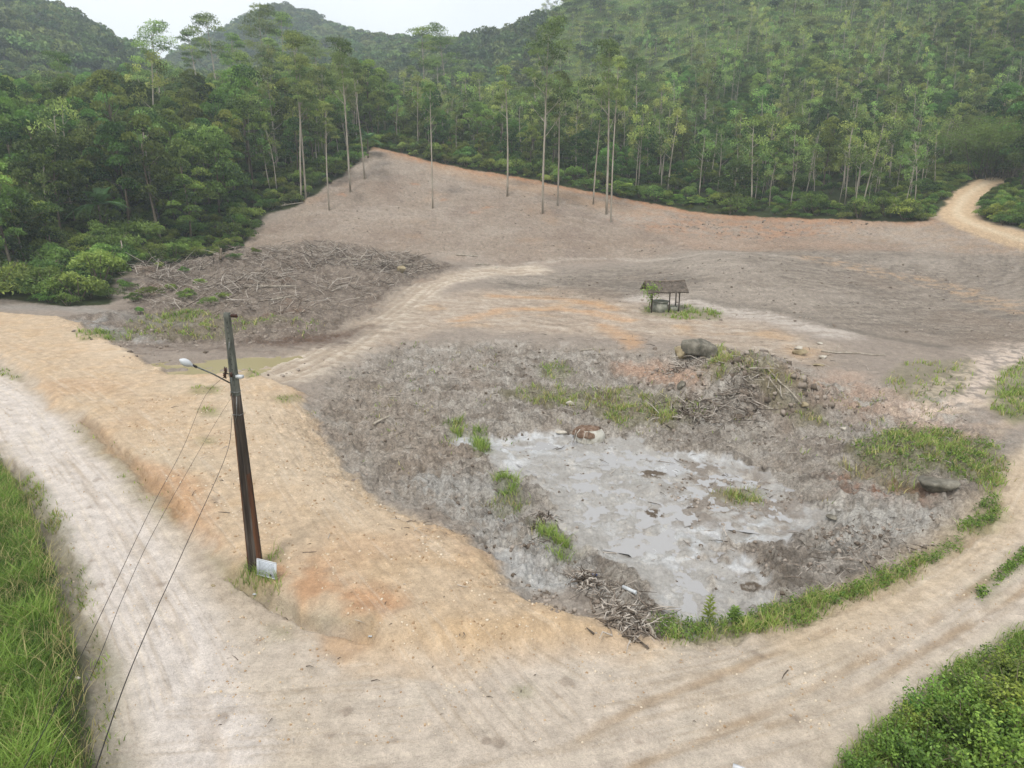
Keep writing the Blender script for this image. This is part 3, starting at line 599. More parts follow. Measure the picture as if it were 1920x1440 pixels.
vm = N.new('ShaderNodeVectorMath'); vm.operation = 'SCALE'; L.new(ca.outputs['Color'], vm.inputs[0]); L.new(val, vm.inputs['Scale'])
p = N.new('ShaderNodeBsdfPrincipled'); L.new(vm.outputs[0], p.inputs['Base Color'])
wn2 = nz(1.1, 6, .65)
wr = N.new('ShaderNodeMapRange'); wr.inputs[1].default_value = .38; wr.inputs[2].default_value = .55; L.new(wn2.outputs[0], wr.inputs[0])
wetf = mth('MULTIPLY', wa.outputs['Fac'], mth('MULTIPLY_ADD', wr.outputs[0], .6, .4))
rr_ = N.new('ShaderNodeMapRange'); rr_.inputs[3].default_value = .93; rr_.inputs[4].default_value = .2; L.new(wetf, rr_.inputs[0]); L.new(rr_.outputs[0], p.inputs['Roughness'])
sp = N.new('ShaderNodeMapRange'); sp.inputs[3].default_value = .15; sp.inputs[4].default_value = .7; L.new(wetf, sp.inputs[0]); L.new(sp.outputs[0], p.inputs['Specular IOR Level'])
hsum = mth('ADD', mth('MULTIPLY_ADD', nf.outputs[0], 1.0, mth('MULTIPLY', ng.outputs[0], .35)), mth('MULTIPLY', pm, .25))
hsum = mth('MULTIPLY_ADD', mth('MULTIPLY', nL.outputs[0], lt.outputs['Fac']), 2.0, hsum)
b = N.new('ShaderNodeBump'); b.inputs['Distance'].default_value = .11; L.new(hsum, b.inputs['Height'])
bs = N.new('ShaderNodeMapRange'); bs.inputs[3].default_value = .75; bs.inputs[4].default_value = .12; L.new(wetf, bs.inputs[0]); L.new(bs.outputs[0], b.inputs['Strength'])
L.new(b.outputs[0], p.inputs['Normal']); L.new(p.outputs[0], o.inputs[0])
gme = make_mesh('ground', Vg, Fg, [m], smooth=True)
at = gme.attributes.new('soil', 'FLOAT_COLOR', 'POINT'); at.data.foreach_set('color', CA.ravel())
at = gme.attributes.new('wet', 'FLOAT', 'POINT'); at.data.foreach_set('value', WA)
at = gme.attributes.new('litter', 'FLOAT', 'POINT'); at.data.foreach_set('value', LT)  # also carries the pit shadows painted on rough ground
at = gme.attributes.new('gravel', 'FLOAT', 'POINT'); at.data.foreach_set('value', GV)
ground = bpy.data.objects.new('ground', gme); COL.objects.link(ground); ground['kind'] = 'structure'

# puddle of olive water by the track
mw, nt, N, L, o = newmat('puddle_water')
p = N.new('ShaderNodeBsdfPrincipled'); p.inputs['Base Color'].default_value = c4((176,164,126)); p.inputs['Roughness'].default_value = .12
tc = N.new('ShaderNodeTexCoord'); n = N.new('ShaderNodeTexNoise'); n.inputs['Scale'].default_value = 1.5; bm = N.new('ShaderNodeBump'); bm.inputs['Strength'].default_value = .03
L.new(tc.outputs['Object'], n.inputs[0]); L.new(n.outputs[0], bm.inputs['Height']); L.new(bm.outputs[0], p.inputs['Normal']); L.new(p.outputs[0], o.inputs[0])
PW = G([(180,690),(300,645),(420,645),(560,640),(650,640),(570,684),(480,712),(400,730),(280,722)]); cpx = PW[:, :2].mean(0)
pz = float(np.percentile(Z(*[PW[:, i]*.6+cpx[i]*.4 for i in (0, 1)]), 50))
def flat_sheet(name, P, z, mat):
    me = bpy.data.meshes.new(name); me.from_pydata([(q[0], q[1], z) for q in P], [], [list(range(len(P)))]); me.materials.append(mat)
    o = bpy.data.objects.new(name, me); COL.objects.link(o); o['kind'] = 'structure'; return o
PW_Z = -.22
flat_sheet('puddle', PW, PW_Z, mw)
ms = mw.copy(); ms.name = 'silty_water'; pb = [q for q in ms.node_tree.nodes if q.type == 'BSDF_PRINCIPLED'][0]; pb.inputs['Base Color'].default_value = c4((168,166,165)); pb.inputs['Roughness'].default_value = .2
PO = G(POND); ctr_p = PO[:, :2].mean(0); pp = rng.random((4000, 2))*(PO[:, :2].max(0)-PO[:, :2].min(0))+PO[:, :2].min(0); pp = pp[sd_poly(pp[:, 0], pp[:, 1], PO[:, :2]) < -.4]
SILT_Z = float(np.percentile(Z(pp[:, 0], pp[:, 1]), 22)); flat_sheet('silt_pond_water', [(q[0]+(q[0]-ctr_p[0])*.04, q[1]+(q[1]-ctr_p[1])*.04) for q in PO[:, :2]], SILT_Z, ms)
# ------------------------------------------------------------------ tree makers (each returns meshes: trunk, crown)
def euc_mesh(hgt, seed, bare=.5, nb=13, spread=2.6, dens=1.0):
    g = np.random.default_rng(seed); t = MB(); c = MB()
    k = 9; lean = g.normal(size=2)*.02*hgt; zs = np.linspace(0, 1, k)
    P = np.stack([lean[0]*zs**1.5+.10*np.sin(zs*5+seed), lean[1]*zs**1.5+.10*np.cos(zs*4+seed), zs*hgt*.95], 1); P[0, 2] = -.5
    r0 = .0075*hgt+.015; tube(t, P, r0*(1-.82*zs)+.02, 7, .5)
    cl = []
    for i in range(nb):
        f = bare+(1-bare)*(i+.5*g.random())/nb; b = np.array([np.interp(f*hgt*.95, P[:, 2], P[:, q]) for q in range(3)]); a = g.random()*6.28+i*2.4
        L_ = spread*(1.15-.75*(f-bare)/(1-bare))*(.6+.6*g.random()); e = b+np.array([math.cos(a)*L_, math.sin(a)*L_, L_*(.85+.7*g.random())])
        midp = b*.45+e*.55-np.array([0, 0, .12*L_]); tube(t, [b, midp, e], [r0*.28, r0*.18, .02], 4, .6, cap=False); cl.append((e, .5+.45*g.random()))
        if L_ > 1.6:
            e2 = midp+np.array([math.cos(a+1.1)*L_*.4, math.sin(a+1.1)*L_*.4, L_*.3]); tube(t, [midp, e2], [r0*.14, .015], 4, .6, cap=False); cl.append((e2, .45+.3*g.random()))
    cl.append((P[-1]+[0, 0, .3], .9)); cl.append((P[-1]+[.5, .3, -.6], .9))
    for (e, s) in cl:
        Rr = s*spread*.62; n = int(300*s*dens); r = Rr*np.sqrt(g.random(n)); a = g.random(n)*6.28
        zz = .5*Rr*np.sqrt(np.clip(1-(r/Rr)**2, 0, 1))*(.35+.65*g.random(n))
        C = e+np.stack([r*np.cos(a), r*np.sin(a), zz-.1*Rr], 1)+g.normal(size=(n, 3))*.12*Rr
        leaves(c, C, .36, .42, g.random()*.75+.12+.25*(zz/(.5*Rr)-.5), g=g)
    return t, c
def broad_mesh(hgt, wid, seed, nl=15, size=.36, n_leaf=150, low=.3, tall=False):
    g = np.random.default_rng(seed); t = MB(); c = MB()
    k = 5; zs = np.linspace(0, 1, k); P = np.stack([.03*hgt*np.sin(zs*3+seed), .03*hgt*np.cos(zs*2.5+seed), zs*hgt*.75], 1); P[0, 2] = -.6
    r0 = .012*hgt+.03; tube(t, P, r0*(1-.75*zs)+.02, 6, .5)
    for i in range(nl):
        a = i*2.4+g.random(); f = low+(1-low)*((i+.5)/nl)**.8; env = math.sin(math.pi*min(1, (f-low*.6)/(1.08-low*.6)))**.6
        d = wid*.5*env*(.35+.65*g.random())*(0 if i == nl-1 else 1)
        e = np.array([math.cos(a)*d, math.sin(a)*d, hgt*(f-.06)]); b = P[min(k-1, 1+int(f*3))]
        if i % 2 == 0: tube(t, [b, e*.55+b*.45+[0, 0, -.1], e], [r0*.35, r0*.22, .02], 4, .5, cap=False)
        rr_ = wid*(.15+.12*g.random()); n = int(n_leaf*(rr_/(wid*.22))**2)
        u = unit(n, g); u[:, 2] = np.abs(u[:, 2])*1.1-.3; rad = rr_*(.55+.45*g.random(n))**.6
        C = e+u*rad[:, None]*[1, 1, .72]
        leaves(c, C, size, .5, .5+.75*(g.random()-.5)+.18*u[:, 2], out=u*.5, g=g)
    return t, c
def young_mesh(hgt, seed, n=650):
    g = np.random.default_rng(seed); t = MB(); c = MB(); zs = np.linspace(0, 1, 6)
    P = np.stack([.05*hgt*np.sin(zs*2.5+seed)*zs, .05*hgt*np.cos(zs*2+seed*2)*zs, zs*hgt*.93], 1); P[0, 2] = -.5
    tube(t, P, .0085*hgt*(1-.8*zs)+.02, 5, .5)
    for i in range(9):
        f = .45+.55*i/8; b = np.array([np.interp(f*hgt*.93, P[:, 2], P[:, q]) for q in range(3)]); a = g.random()*6.28
        L_ = hgt*.17*(1.2-.7*(f-.4)/.6)*(.6+.6*g.random()); e = b+[math.cos(a)*L_, math.sin(a)*L_, L_*.7]
        if i < 8: tube(t, [b, e], [.035, .012], 4, .5, cap=False)
        else: e = P[-1]+[0, 0, .2]
        m_ = n//9; rr_ = hgt*.085*(.8+.5*g.random()); C = e+unit(m_, g)*rr_*(g.random((m_, 1))**.45)*[1, 1, .75]
        leaves(c, C, .33, .45, .5+.8*(g.random()-.5), g=g)
    return t, c
def shrub_mesh(rad, hgt, seed, n=1300, size=.2, asp=.45, flower=0):
    g = np.random.default_rng(seed); t = MB(); c = MB()
    for i in range(5):
        a = i*1.3+g.random(); tube(t, [[0, 0, -.2], [math.cos(a)*rad*.3, math.sin(a)*rad*.3, hgt*.4], [math.cos(a)*rad*.6, math.sin(a)*rad*.6, hgt*.8]], [.05, .035, .012], 4, .4, cap=False)
    nl = 12
    for i in range(nl):
        a = g.random()*6.28; d = rad*.75*math.sqrt(g.random()); e = np.array([math.cos(a)*d, math.sin(a)*d, hgt*(.2+.5*g.random()*(1-(d/rad)**2)+.1)])
        m_ = n//nl; rr_ = rad*(.28+.2*g.random()); u = unit(m_, g); u[:, 2] = np.abs(u[:, 2])*1.1-.35
        C = e+u*rr_*(.5+.5*g.random((m_, 1)))*[1, 1, hgt/rad*.75]; C[:, 2] = np.maximum(C[:, 2], .03)
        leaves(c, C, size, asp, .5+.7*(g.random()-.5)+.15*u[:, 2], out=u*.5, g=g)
    return t, c
def frond(c, t, base, dirv, L_, droop, nl=26, ls=.5, tone=.5, g=rng, w=.12):
    s = np.linspace(0, 1, 9); d = np.array(dirv, float); P = base+np.outer(s*L_, d); P[:, 2] -= droop*L_*s**2.2
    tube(t, P, .03*(1-.8*s)+.006, 4, .6, cap=False)
    for q in np.linspace(.12, .98, nl):
        b = np.array([np.interp(q, s, P[:, k]) for k in range(3)]); side = np.cross(d, [0, 0, 1]); side /= np.linalg.norm(side)
        l = ls*math.sin(math.pi*(.12+.83*q))**.6
        for sg in (-1, 1):
            e = b+side*sg*l*.85+d*l*.45+np.array([0, 0, -.35*l]); wv = d*w*l
            c.add([b-wv*.5, e-wv*.1, e+wv*.1, b+wv*.5], [(0, 1, 2, 3)], tone+g.normal()*.1, 0)
def palm_mesh(hgt, seed, nf=15, L_=3.4):
    g = np.random.default_rng(seed); t = MB(); c = MB(); s = MB()
    tube(t, [[0, 0, -.4], [.08, .05, hgt*.5], [.15, .1, hgt]], [.17, .13, .1], 8, .5)
    for i in range(nf):
        a = i*2.4; el = .15+.95*((i % 5)/4)+.1*g.random(); frond(c, s, np.array([.15, .1, hgt]), (math.cos(a)*math.cos(el), math.sin(a)*math.cos(el), math.sin(el)), L_*(.8+.3*g.random()), .35+.35*(1-el/1.2), g=g, ls=.75, w=.16, nl=30, tone=.35+.4*g.random())
    return t, c, s
def fern_mesh(rad, seed):
    g = np.random.default_rng(seed); c = MB(); t = MB()
    for i in range(26):
        a = g.random()*6.28; el = .3+.9*g.random(); b = np.array([g.normal()*rad*.35, g.normal()*rad*.35, 0.1])
        frond(c, t, b, (math.cos(a)*math.cos(el), math.sin(a)*math.cos(el), math.sin(el)), rad*(.9+.5*g.random()), .55, nl=14, ls=.4*rad, tone=.35+.5*g.random(), g=g, w=.28)
    return t, c
def thing2(name, mt, mc, bt, bc, label, cat, group, prots):
    root = empty(name); tag(root, label, cat, group)
    a = bpy.data.objects.new('trunk', mt); b = bpy.data.objects.new('crown', mc)
    for o in (a, b): COL.objects.link(o); o.parent = root
    prots.append(root); return root
def proto(name, mbt, mbc, bark, leaf, parts=('trunk', 'crown')):
    return (name, [(parts[0], mbt.mesh(name+'_'+parts[0], [bark], True)), (parts[1], mbc.mesh(name+'_'+parts[1], [leaf]))])
def place(pr, x, y, scale=1.0, rz=None, label=None, cat='tree', group=None, zoff=0, sz=None, leafmat=None):
    """a new thing with its own parts, sharing the mesh data of its kind"""
    name, parts = pr
    o = bpy.data.objects.new(name, None); COL.objects.link(o); o.empty_display_size = .3
    o.location = (x, y, float(Z(x, y))+zoff); o.rotation_euler = (0, 0, random.random()*6.28 if rz is None else rz)
    if name in ('eucalyptus_tree', 'slender_tree'): o.rotation_euler = (random.gauss(0, .035), random.gauss(0, .035), o.rotation_euler[2])
    o.scale = (scale, scale, scale if sz is None else sz)
    for pn, me in parts:
        c = bpy.data.objects.new(pn, me); COL.objects.link(c); c.parent = o
    return tag(o, label, cat, group)

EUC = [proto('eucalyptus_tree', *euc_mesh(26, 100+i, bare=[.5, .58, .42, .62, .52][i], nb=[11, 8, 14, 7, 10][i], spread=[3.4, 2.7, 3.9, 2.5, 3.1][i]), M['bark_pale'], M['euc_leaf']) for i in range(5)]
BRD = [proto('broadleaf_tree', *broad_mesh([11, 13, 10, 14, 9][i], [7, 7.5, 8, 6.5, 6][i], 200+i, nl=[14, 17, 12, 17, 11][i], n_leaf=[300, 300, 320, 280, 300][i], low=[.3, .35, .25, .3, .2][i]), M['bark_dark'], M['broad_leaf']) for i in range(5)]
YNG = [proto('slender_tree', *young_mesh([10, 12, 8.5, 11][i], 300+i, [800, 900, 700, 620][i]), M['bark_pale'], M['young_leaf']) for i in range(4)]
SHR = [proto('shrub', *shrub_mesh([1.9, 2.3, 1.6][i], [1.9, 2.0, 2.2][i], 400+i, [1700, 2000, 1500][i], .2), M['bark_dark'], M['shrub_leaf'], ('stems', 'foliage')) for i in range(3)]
DSH = [(a, [(q[0], None) for q in b]) for a, b in SHR]
DSH = [('shrub', [(pn, me.copy()) for pn, me in b]) for a, b in SHR]
for a, b in DSH: b[1][1].materials[0] = M['dark_shrub_leaf']
FRN = [proto('fern_bush', *fern_mesh([2.0, 1.7][i], 500+i), M['bark_dark'], M['fern_leaf'], ('stalks', 'fronds')) for i in range(2)]

def edge_in(u, v):  # helper to read a pixel as a ground place
    p = G([(u, v)])[0]; return p[0], p[1]
def px_of(x, y, z):
    q = np.array([x, y, z-CH]); dy = q[1]*ct-q[2]*st_; vz = -(q[1]*st_+q[2]*ct)
    return W0/2+FPX*q[0]/dy, H0/2+FPX*vz/dy
# --- tall eucalyptus left standing in the cleared slope: (foot pixel, top pixel v, kind, label)
clear_euc = [
 ((1018,400), 45, 2, 'thickest pale eucalyptus of the clearing with forked upper limbs, standing right of the slope centre', 1.1),
 ((1045,386), 130, 1, 'thinner pale eucalyptus directly behind and right of the thickest forked one', .9),
 ((1138,402), 70, 0, 'tall leafy eucalyptus of the touching pair nearest the dirt track', 1.15),
 ((1145,417), 100, 3, 'front eucalyptus of the touching pair, its foot lowest on the bare slope', .8),
 ((1113,383), 165, 1, 'slim eucalyptus just left of the touching pair on the cleared slope', .85),
 ((952,368), 118, 3, 'lone straight eucalyptus with a small round top near the red bank', 1.0),
 ((811,391), 150, 3, 'very thin eucalyptus alone in the middle of the bare brown slope', .8),
 ((658,360), 70, 0, 'eucalyptus at the left rim of the bare slope with broad drooping crown', 1.05),
 ((683,335), 105, 1, 'eucalyptus up the left rim of the slope, beside the bank top', .9),
 ((617,394), 190, 3, 'short small-crowned eucalyptus lowest on the left rim of the slope', .8),
 ((574,372), 60, 4, 'tall pale eucalyptus at the corner where the grove meets the bare slope', 1.0),
 ((566,376), 120, 1, 'leaning thin eucalyptus left of the tall one at the grove corner', .9)]
for (fu, fv), tv, k, lb, ws in clear_euc:
    x, y = edge_in(fu, fv); top = PT(fu, tv, y)[2]; hh = top-float(Z(x, y)); s = hh/26
    place(EUC[k], x, y, ws*.8, label=lb, group='eucalyptus trees standing on the cleared slope', sz=s, cat='eucalyptus tree').rotation_euler = (random.gauss(0, .012), random.gauss(0, .012), random.random()*6)
def zone(u, y, left):
    if left: zs = [(150, 'near the far left border'), (300, 'around the feathery palm'), (430, 'behind the brush heap'), (560, 'at the slope corner'), (9999, 'along the slope rim')]; d = [(98, 'in the front row'), (118, 'in the second rank'), (145, 'deeper in'), (9999, 'farthest back')]
    else: zs = [(900, 'over the red bank top'), (1100, 'behind the thickest eucalyptus'), (1250, 'right of the touching pair'), (1420, 'above the ferny bushes'), (1600, 'above the reddest bank'), (1750, 'just left of the climbing road'), (9999, 'by the climbing road')]; d = [(122, 'low on the slope'), (145, 'at the forest front'), (170, 'halfway up'), (9999, 'higher up')]
    return next(t for a, t in zs if u < a), next(t for a, t in d if y < a)
# --- eucalyptus rising out of the left forest: top pixel, distance
grove = [(285,48,150,2),(115,95,135,0),(390,22,185,0),(425,60,175,1),(440,95,140,4),(455,130,138,1),(478,18,190,2),(500,70,175,3),(535,58,160,0),(520,20,200,4),(555,95,165,1),(590,75,178,2),(600,130,155,3),(625,95,170,0),(640,150,158,1),
         (365,50,200,1),(340,140,160,3),(380,160,150,3),(410,130,165,4),(310,150,145,1),(490,150,150,3),(505,190,148,1),(548,160,150,3),(530,200,143,1),(575,190,152,4),(662,130,175,1),(680,160,185,0),(700,175,195,3),(465,200,140,3),
         (795,50,205,4),(835,50,205,2),(770,120,190,1),(820,110,195,3),(735,150,200,0),(1200,105,160,0),(1170,140,165,1),(1080,150,158,4),(1010,120,180,1),(960,140,178,0),(900,135,190,4),(860,140,190,3),(1250,150,170,1),
         (470,230,141,1),(486,240,146,3),(515,235,140,1),(540,240,139,3),(560,230,146,1),(590,240,140,3),(605,225,142,1),(632,240,146,3),(645,210,150,1),(668,240,156,3),(690,225,160,1)]
for i, (u, v, d, k) in enumerate(grove):
    P = PT(u, v, d); hh = P[2]-float(Z(P[0], d)); s = hh/26
    lab = (('tall' if v < 90 else 'mid' if v < 180 else 'low')+' eucalyptus in the left grove, '+('above the dark forest' if u < 450 else 'over the slope corner' if u < 560 else 'left of the slope rim' if u < 640 else 'at the slope top')) if u < 710 else ('skyline' if v < 60 else 'tall')+' eucalyptus '+zone(u, d, False)[0]
    gp = 'eucalyptus trees of the left grove' if u < 710 else 'eucalyptus trees behind the bank'
    if i == 0: lab, gp = 'tallest lone eucalyptus with flat umbrella tiers against the sky gap', 'eucalyptus trees of the left grove'
    if i == 1: lab = 'bright wide-topped eucalyptus standing above the dark left forest'
    place(EUC[k], P[0], d, max(.55, min(1.25, s*1.1)), label=lab, group=gp, sz=s, cat='eucalyptus tree')

# --- the forest, spot by spot on a loose grid
def jitter(x0, x1, y0, y1, s, g):
    a, b_ = np.meshgrid(np.arange(x0, x1, s), np.arange(y0, y1, s)); p = np.stack([a.ravel(), b_.ravel()], 1); return p+(g.random(p.shape)-.5)*s*.95
g9 = np.random.default_rng(91)
UPW = smooth_line(G(UP))
def visible(p, hgt=8, mar=60):
    z = Z(p[:, 0], p[:, 1]); q = np.stack([p[:, 0], p[:, 1], z-CH], 1); dy = q[:, 1]*ct-q[:, 2]*st_
    u = W0/2+FPX*q[:, 0]/dy; vt = H0/2-FPX*(q[:, 1]*st_+(q[:, 2]+hgt)*ct)/dy
    return (dy > 5) & (u > -mar) & (u < W0+mar) & (vt < H0) & (H0/2-FPX*(q[:, 1]*st_+q[:, 2]*ct)/dy > -30)
pt = jitter(-150, 190, 60, 215, 3.7, g9)
inn = in_forest(pt[:, 0], pt[:, 1]); rdd = sd_line(pt[:, 0], pt[:, 1], UPW)
ok = (inn > 1.0) & (rdd > 4.2) & visible(pt); pt, inn, rdd = pt[ok], inn[ok], rdd[ok]
o_ = np.argsort(np.hypot(pt[:, 0], pt[:, 1])); pt, inn, rdd = pt[o_], inn[o_], rdd[o_]
cnt = dict(b=0, y=0, s=0, f=0); STUFF = {'b': [], 'y': [], 's': [], 'u': []}
for (x, y), ins, rd in zip(pt, inn, rdd):
    u, v = px_of(x, y, float(Z(x, y))); r1 = random.random(); left = u < 720 - (0)
    if ins < (11 if left and y < 100 else 6.5 if not 1400 < u < 1760 else 4):
        k = 's'
        if not left and r1 < .35 and 1150 < u < 1420: k = 'f'
    elif 1400 < u < 1760 and ins < 22: k = 'y' if r1 < .72 else ('b' if r1 < .82 else 's')
    elif left: k = 'b' if r1 < (.82 if u < 480 else .35) else ('y' if r1 < .97 else 's')
    else: k = 'y' if r1 < .42 else ('b' if r1 < .80 else 's')
    hs = .75+.55*random.random()
    if k == 'b': hs *= (.95 if left else .66)
    if k == 'y': hs *= (.95 if u < 1350 and u > 700 else .85)
    if k == 'y' and left: hs *= 1.25
    if k in 'sf': hs *= 1.35 if not left else 1.15
    if k == 's' and left and u < 260 and y < 104: hs *= 1.5
    if k in 'sf' and u > 1745 and v > 340: hs *= .55
    cap_ = 290
    if cnt[k] >= cap_ or k == 'f' and cnt[k] > 60:
        STUFF['s' if k == 'f' else k].append((x, y, hs)); continue
    cnt[k] += 1
    if k == 'b':
        side = 'dark dense forest left of the clearing' if left else 'green hillside forest behind the red bank'
        z1, z2 = zone(u, y, left)
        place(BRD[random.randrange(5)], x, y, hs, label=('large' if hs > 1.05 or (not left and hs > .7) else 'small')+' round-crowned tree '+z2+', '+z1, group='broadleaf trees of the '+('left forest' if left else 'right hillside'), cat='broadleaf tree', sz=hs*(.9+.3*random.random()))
    elif k == 'y':
        side = 'grove left of the bare slope' if left else 'young forest above the red bank'
        z1, z2 = zone(u, y, left)
        place(YNG[random.randrange(4)], x, y, hs, label=('tall' if hs > (.98 if not left else 1.2) else 'short')+' slender tree '+z2+', '+z1, group='slender trees of the '+('left grove' if left else 'right hillside'), sz=hs*(.95+.35*random.random()))
    elif k == 's':
        side = 'along the left edge of the clearing' if left else ('beside the dirt road climbing at right' if u > 1740 else 'along the foot of the forest above the red bank')
        place((SHR if left and y < 104 or random.random() < .35 else DSH)[random.randrange(3)], x, y, hs, label=('big' if hs > 1.25 else 'middling' if hs > 1.0 else 'small')+' leafy shrub '+zone(u, y, left)[1]+', '+zone(u, y, left)[0], group='shrubs '+zone(u, y, left)[0], cat='shrub')
    else:
        place(FRN[random.randrange(2)], x, y, hs, label='bright green ferny bush at the forest foot above the red bank', group='ferny bushes above the bank', cat='bush')
# extra shrubs to close the left front edge
pt2 = jitter(-80, -20, 62, 112, 2.3, g9); i2 = in_forest(pt2[:, 0], pt2[:, 1]); pt2 = pt2[(i2 > .6) & (i2 < 14) & visible(pt2)]
for x, y in pt2: STUFF['u'].append((x, y, .45+.35*random.random()))
pt2 = jitter(-90, 10, 95, 165, 2.6, g9); i2 = in_forest(pt2[:, 0], pt2[:, 1]); pt2 = pt2[(i2 > .5) & (i2 < 25) & visible(pt2)]
for x, y in pt2: STUFF['u'].append((x, y, .6+.5*random.random()))
pt2 = jitter(-60, 150, 85, 165, 2.4, g9); i2 = in_forest(pt2[:, 0], pt2[:, 1]); r2 = sd_line(pt2[:, 0], pt2[:, 1], UPW); pt2 = pt2[(i2 > .3) & (i2 < 9) & (r2 > 3.2) & visible(pt2)]
for x, y in pt2: STUFF['u'].append((x, y, .4+.35*random.random()))
pt2 = jitter(-150, 190, 60, 215, 4.2, g9); i2 = in_forest(pt2[:, 0], pt2[:, 1]); r2 = sd_line(pt2[:, 0], pt2[:, 1], UPW); pt2 = pt2[(i2 > 6) & (r2 > 3.5) & visible(pt2)]
for x, y in pt2: STUFF['u'].append((x, y, .7+.6*random.random()))

pt2 = jitter(50, 130, 85, 150, 1.7, g9); i2 = in_forest(pt2[:, 0], pt2[:, 1]); r2 = sd_line(pt2[:, 0], pt2[:, 1], UPW); pt2 = pt2[(i2 > .2) & (r2 > 2.9) & (r2 < 8) & visible(pt2)]
for x, y in pt2: STUFF['u'].append((x, y, .4+.45*random.random()))
# --- named single plants
def at_px(u, v): return edge_in(u, v)
PALM = []
for (u, v, s, lb) in [(193, 445, 1.0, 'feathery dark palm in the left forest edge behind the bright shrubs'), (690, 296, .8, 'small pale-fronded palm at the top left corner of the bare slope')]:
    t, c, s_ = palm_mesh(3.6, 600+int(u)); pr = ('palm_tree', [('trunk', t.mesh('palm_trunk', [M['bark_dark']], True)), ('fronds', c.mesh('palm_fronds', [M['palm_leaf']])), ('ribs', s_.mesh('palm_ribs', [M['palm_leaf']]))])
    x, y = at_px(u, v); place(pr, x, y, s*1.2, label=lb, cat='palm')
t, c = broad_mesh(6, 6, 640, nl=12, n_leaf=170, size=.3, low=.1); f_ = MB(); gq = np.random.default_rng(5)
for i in range(10):
    e = np.array([gq.normal()*1.6, gq.normal()*1.6, 3+2.2*gq.random()]); leaves(f_, e+unit(70, gq)*.6*gq.random((70, 1)), .22, .6, .5, g=gq)
pr = ('flowering_tree', [('trunk', t.mesh('flowering_trunk', [M['bark_dark']], True)), ('crown', c.mesh('flowering_crown', [M['broad_leaf']])), ('blossom', f_.mesh('flowering_blossom', [M['flower']]))])
x, y = at_px(50, 470); place(pr, x, y+2, 1.05, label='small tree with dull purple blossom at the far left forest edge', cat='flowering tree')
# bamboo clump over the road at right
gb = np.random.default_rng(17); cu = MB(); lf = MB()
for i in range(95):
    a = gb.random()*6.28; el = R(60+26*gb.random()); b = np.array([gb.normal()*2.0, gb.normal()*2.0, -.3]); Ln = 9+6*gb.random(); s = np.linspace(0, 1, 9)
    d = np.array([math.cos(a)*math.cos(el), math.sin(a)*math.cos(el), math.sin(el)]); P = b+np.outer(s*Ln, d); hor = np.array([math.cos(a), math.sin(a), 0]); P += np.outer(s**2.6*Ln*.33, hor); P[:, 2] -= s**3*Ln*.36
    tube(cu, P, .05*(1-.85*s)+.01, 4, .6, cap=False)
    n = 330; q = .18+.82*gb.random(n)**.8; C = np.stack([np.interp(q, s, P[:, k]) for k in range(3)], 1)+gb.normal(size=(n, 3))*.5
    leaves(lf, C, .42, .22, .35+.35*gb.random()+.2*q, up=-.25, g=gb)
for (u, v, s, lb) in [(1885, 345, 1.15, 'huge feathery bamboo clump arching over the dirt road'), (1925, 330, .95, 'second bamboo clump cut by the right photo edge beyond the road')]:
    pr = ('bamboo_clump', [('culms', cu.mesh('bamboo_culms', [M['bark_dark']])), ('foliage', lf.mesh('bamboo_foliage', [M['bamboo_leaf']]))])
    x, y = at_px(u, v); place(pr, x+2.5, y+5, s, label=lb, cat='bamboo')
for (u, v, s, lb) in [(1880, 415, 1.2, 'large dome-shaped shrub on the bend of the dirt road, right side'), (1915, 425, 1.1, 'olive shrub right of the road bend at the photo edge'), (1895,395,1.1,'shrub behind the dome-shaped one on the road bend')]:
    x, y = at_px(u, v); place(DSH[0], x, y+1.5, s, label=lb, cat='shrub', group='shrubs on the road bend')
    for q in range(3): STUFF['u'].append((x+random.uniform(-2.5, 2.5), y+2+random.uniform(-1, 2.5), .8))

for (u, v, s, lb) in [(1905,338,1.25,'tall dark broadleaf tree right of the bamboo over the road'), (1935,350,1.3,'dark broadleaf tree cut by the right border above the road'), (1868,322,1.1,'dark tree closing the end of the climbing road'), (1915,365,.8,'small dark tree at the right border beside the road')]:
    x, y = at_px(u, v); place(BRD[int(u) % 5], x+1.5, y+3, s, label=lb, cat='broadleaf tree')
for i, (u, v, s) in enumerate([(252,566,.55),(282,556,.6),(322,548,.5),(352,560,.62),(392,572,.5),(300,505,.5),(345,512,.45),(420,560,.4),(262,590,.4),(235,545,.7),(440,486,.5),(375,540,.55),(478,476,.5),(205,560,.7)]):
    x, y = at_px(u, v); place(SHR[i % 3], x, y, s, label='low green bush growing among the bulldozed brush, left side', cat='bush', group='bushes among the brush debris')
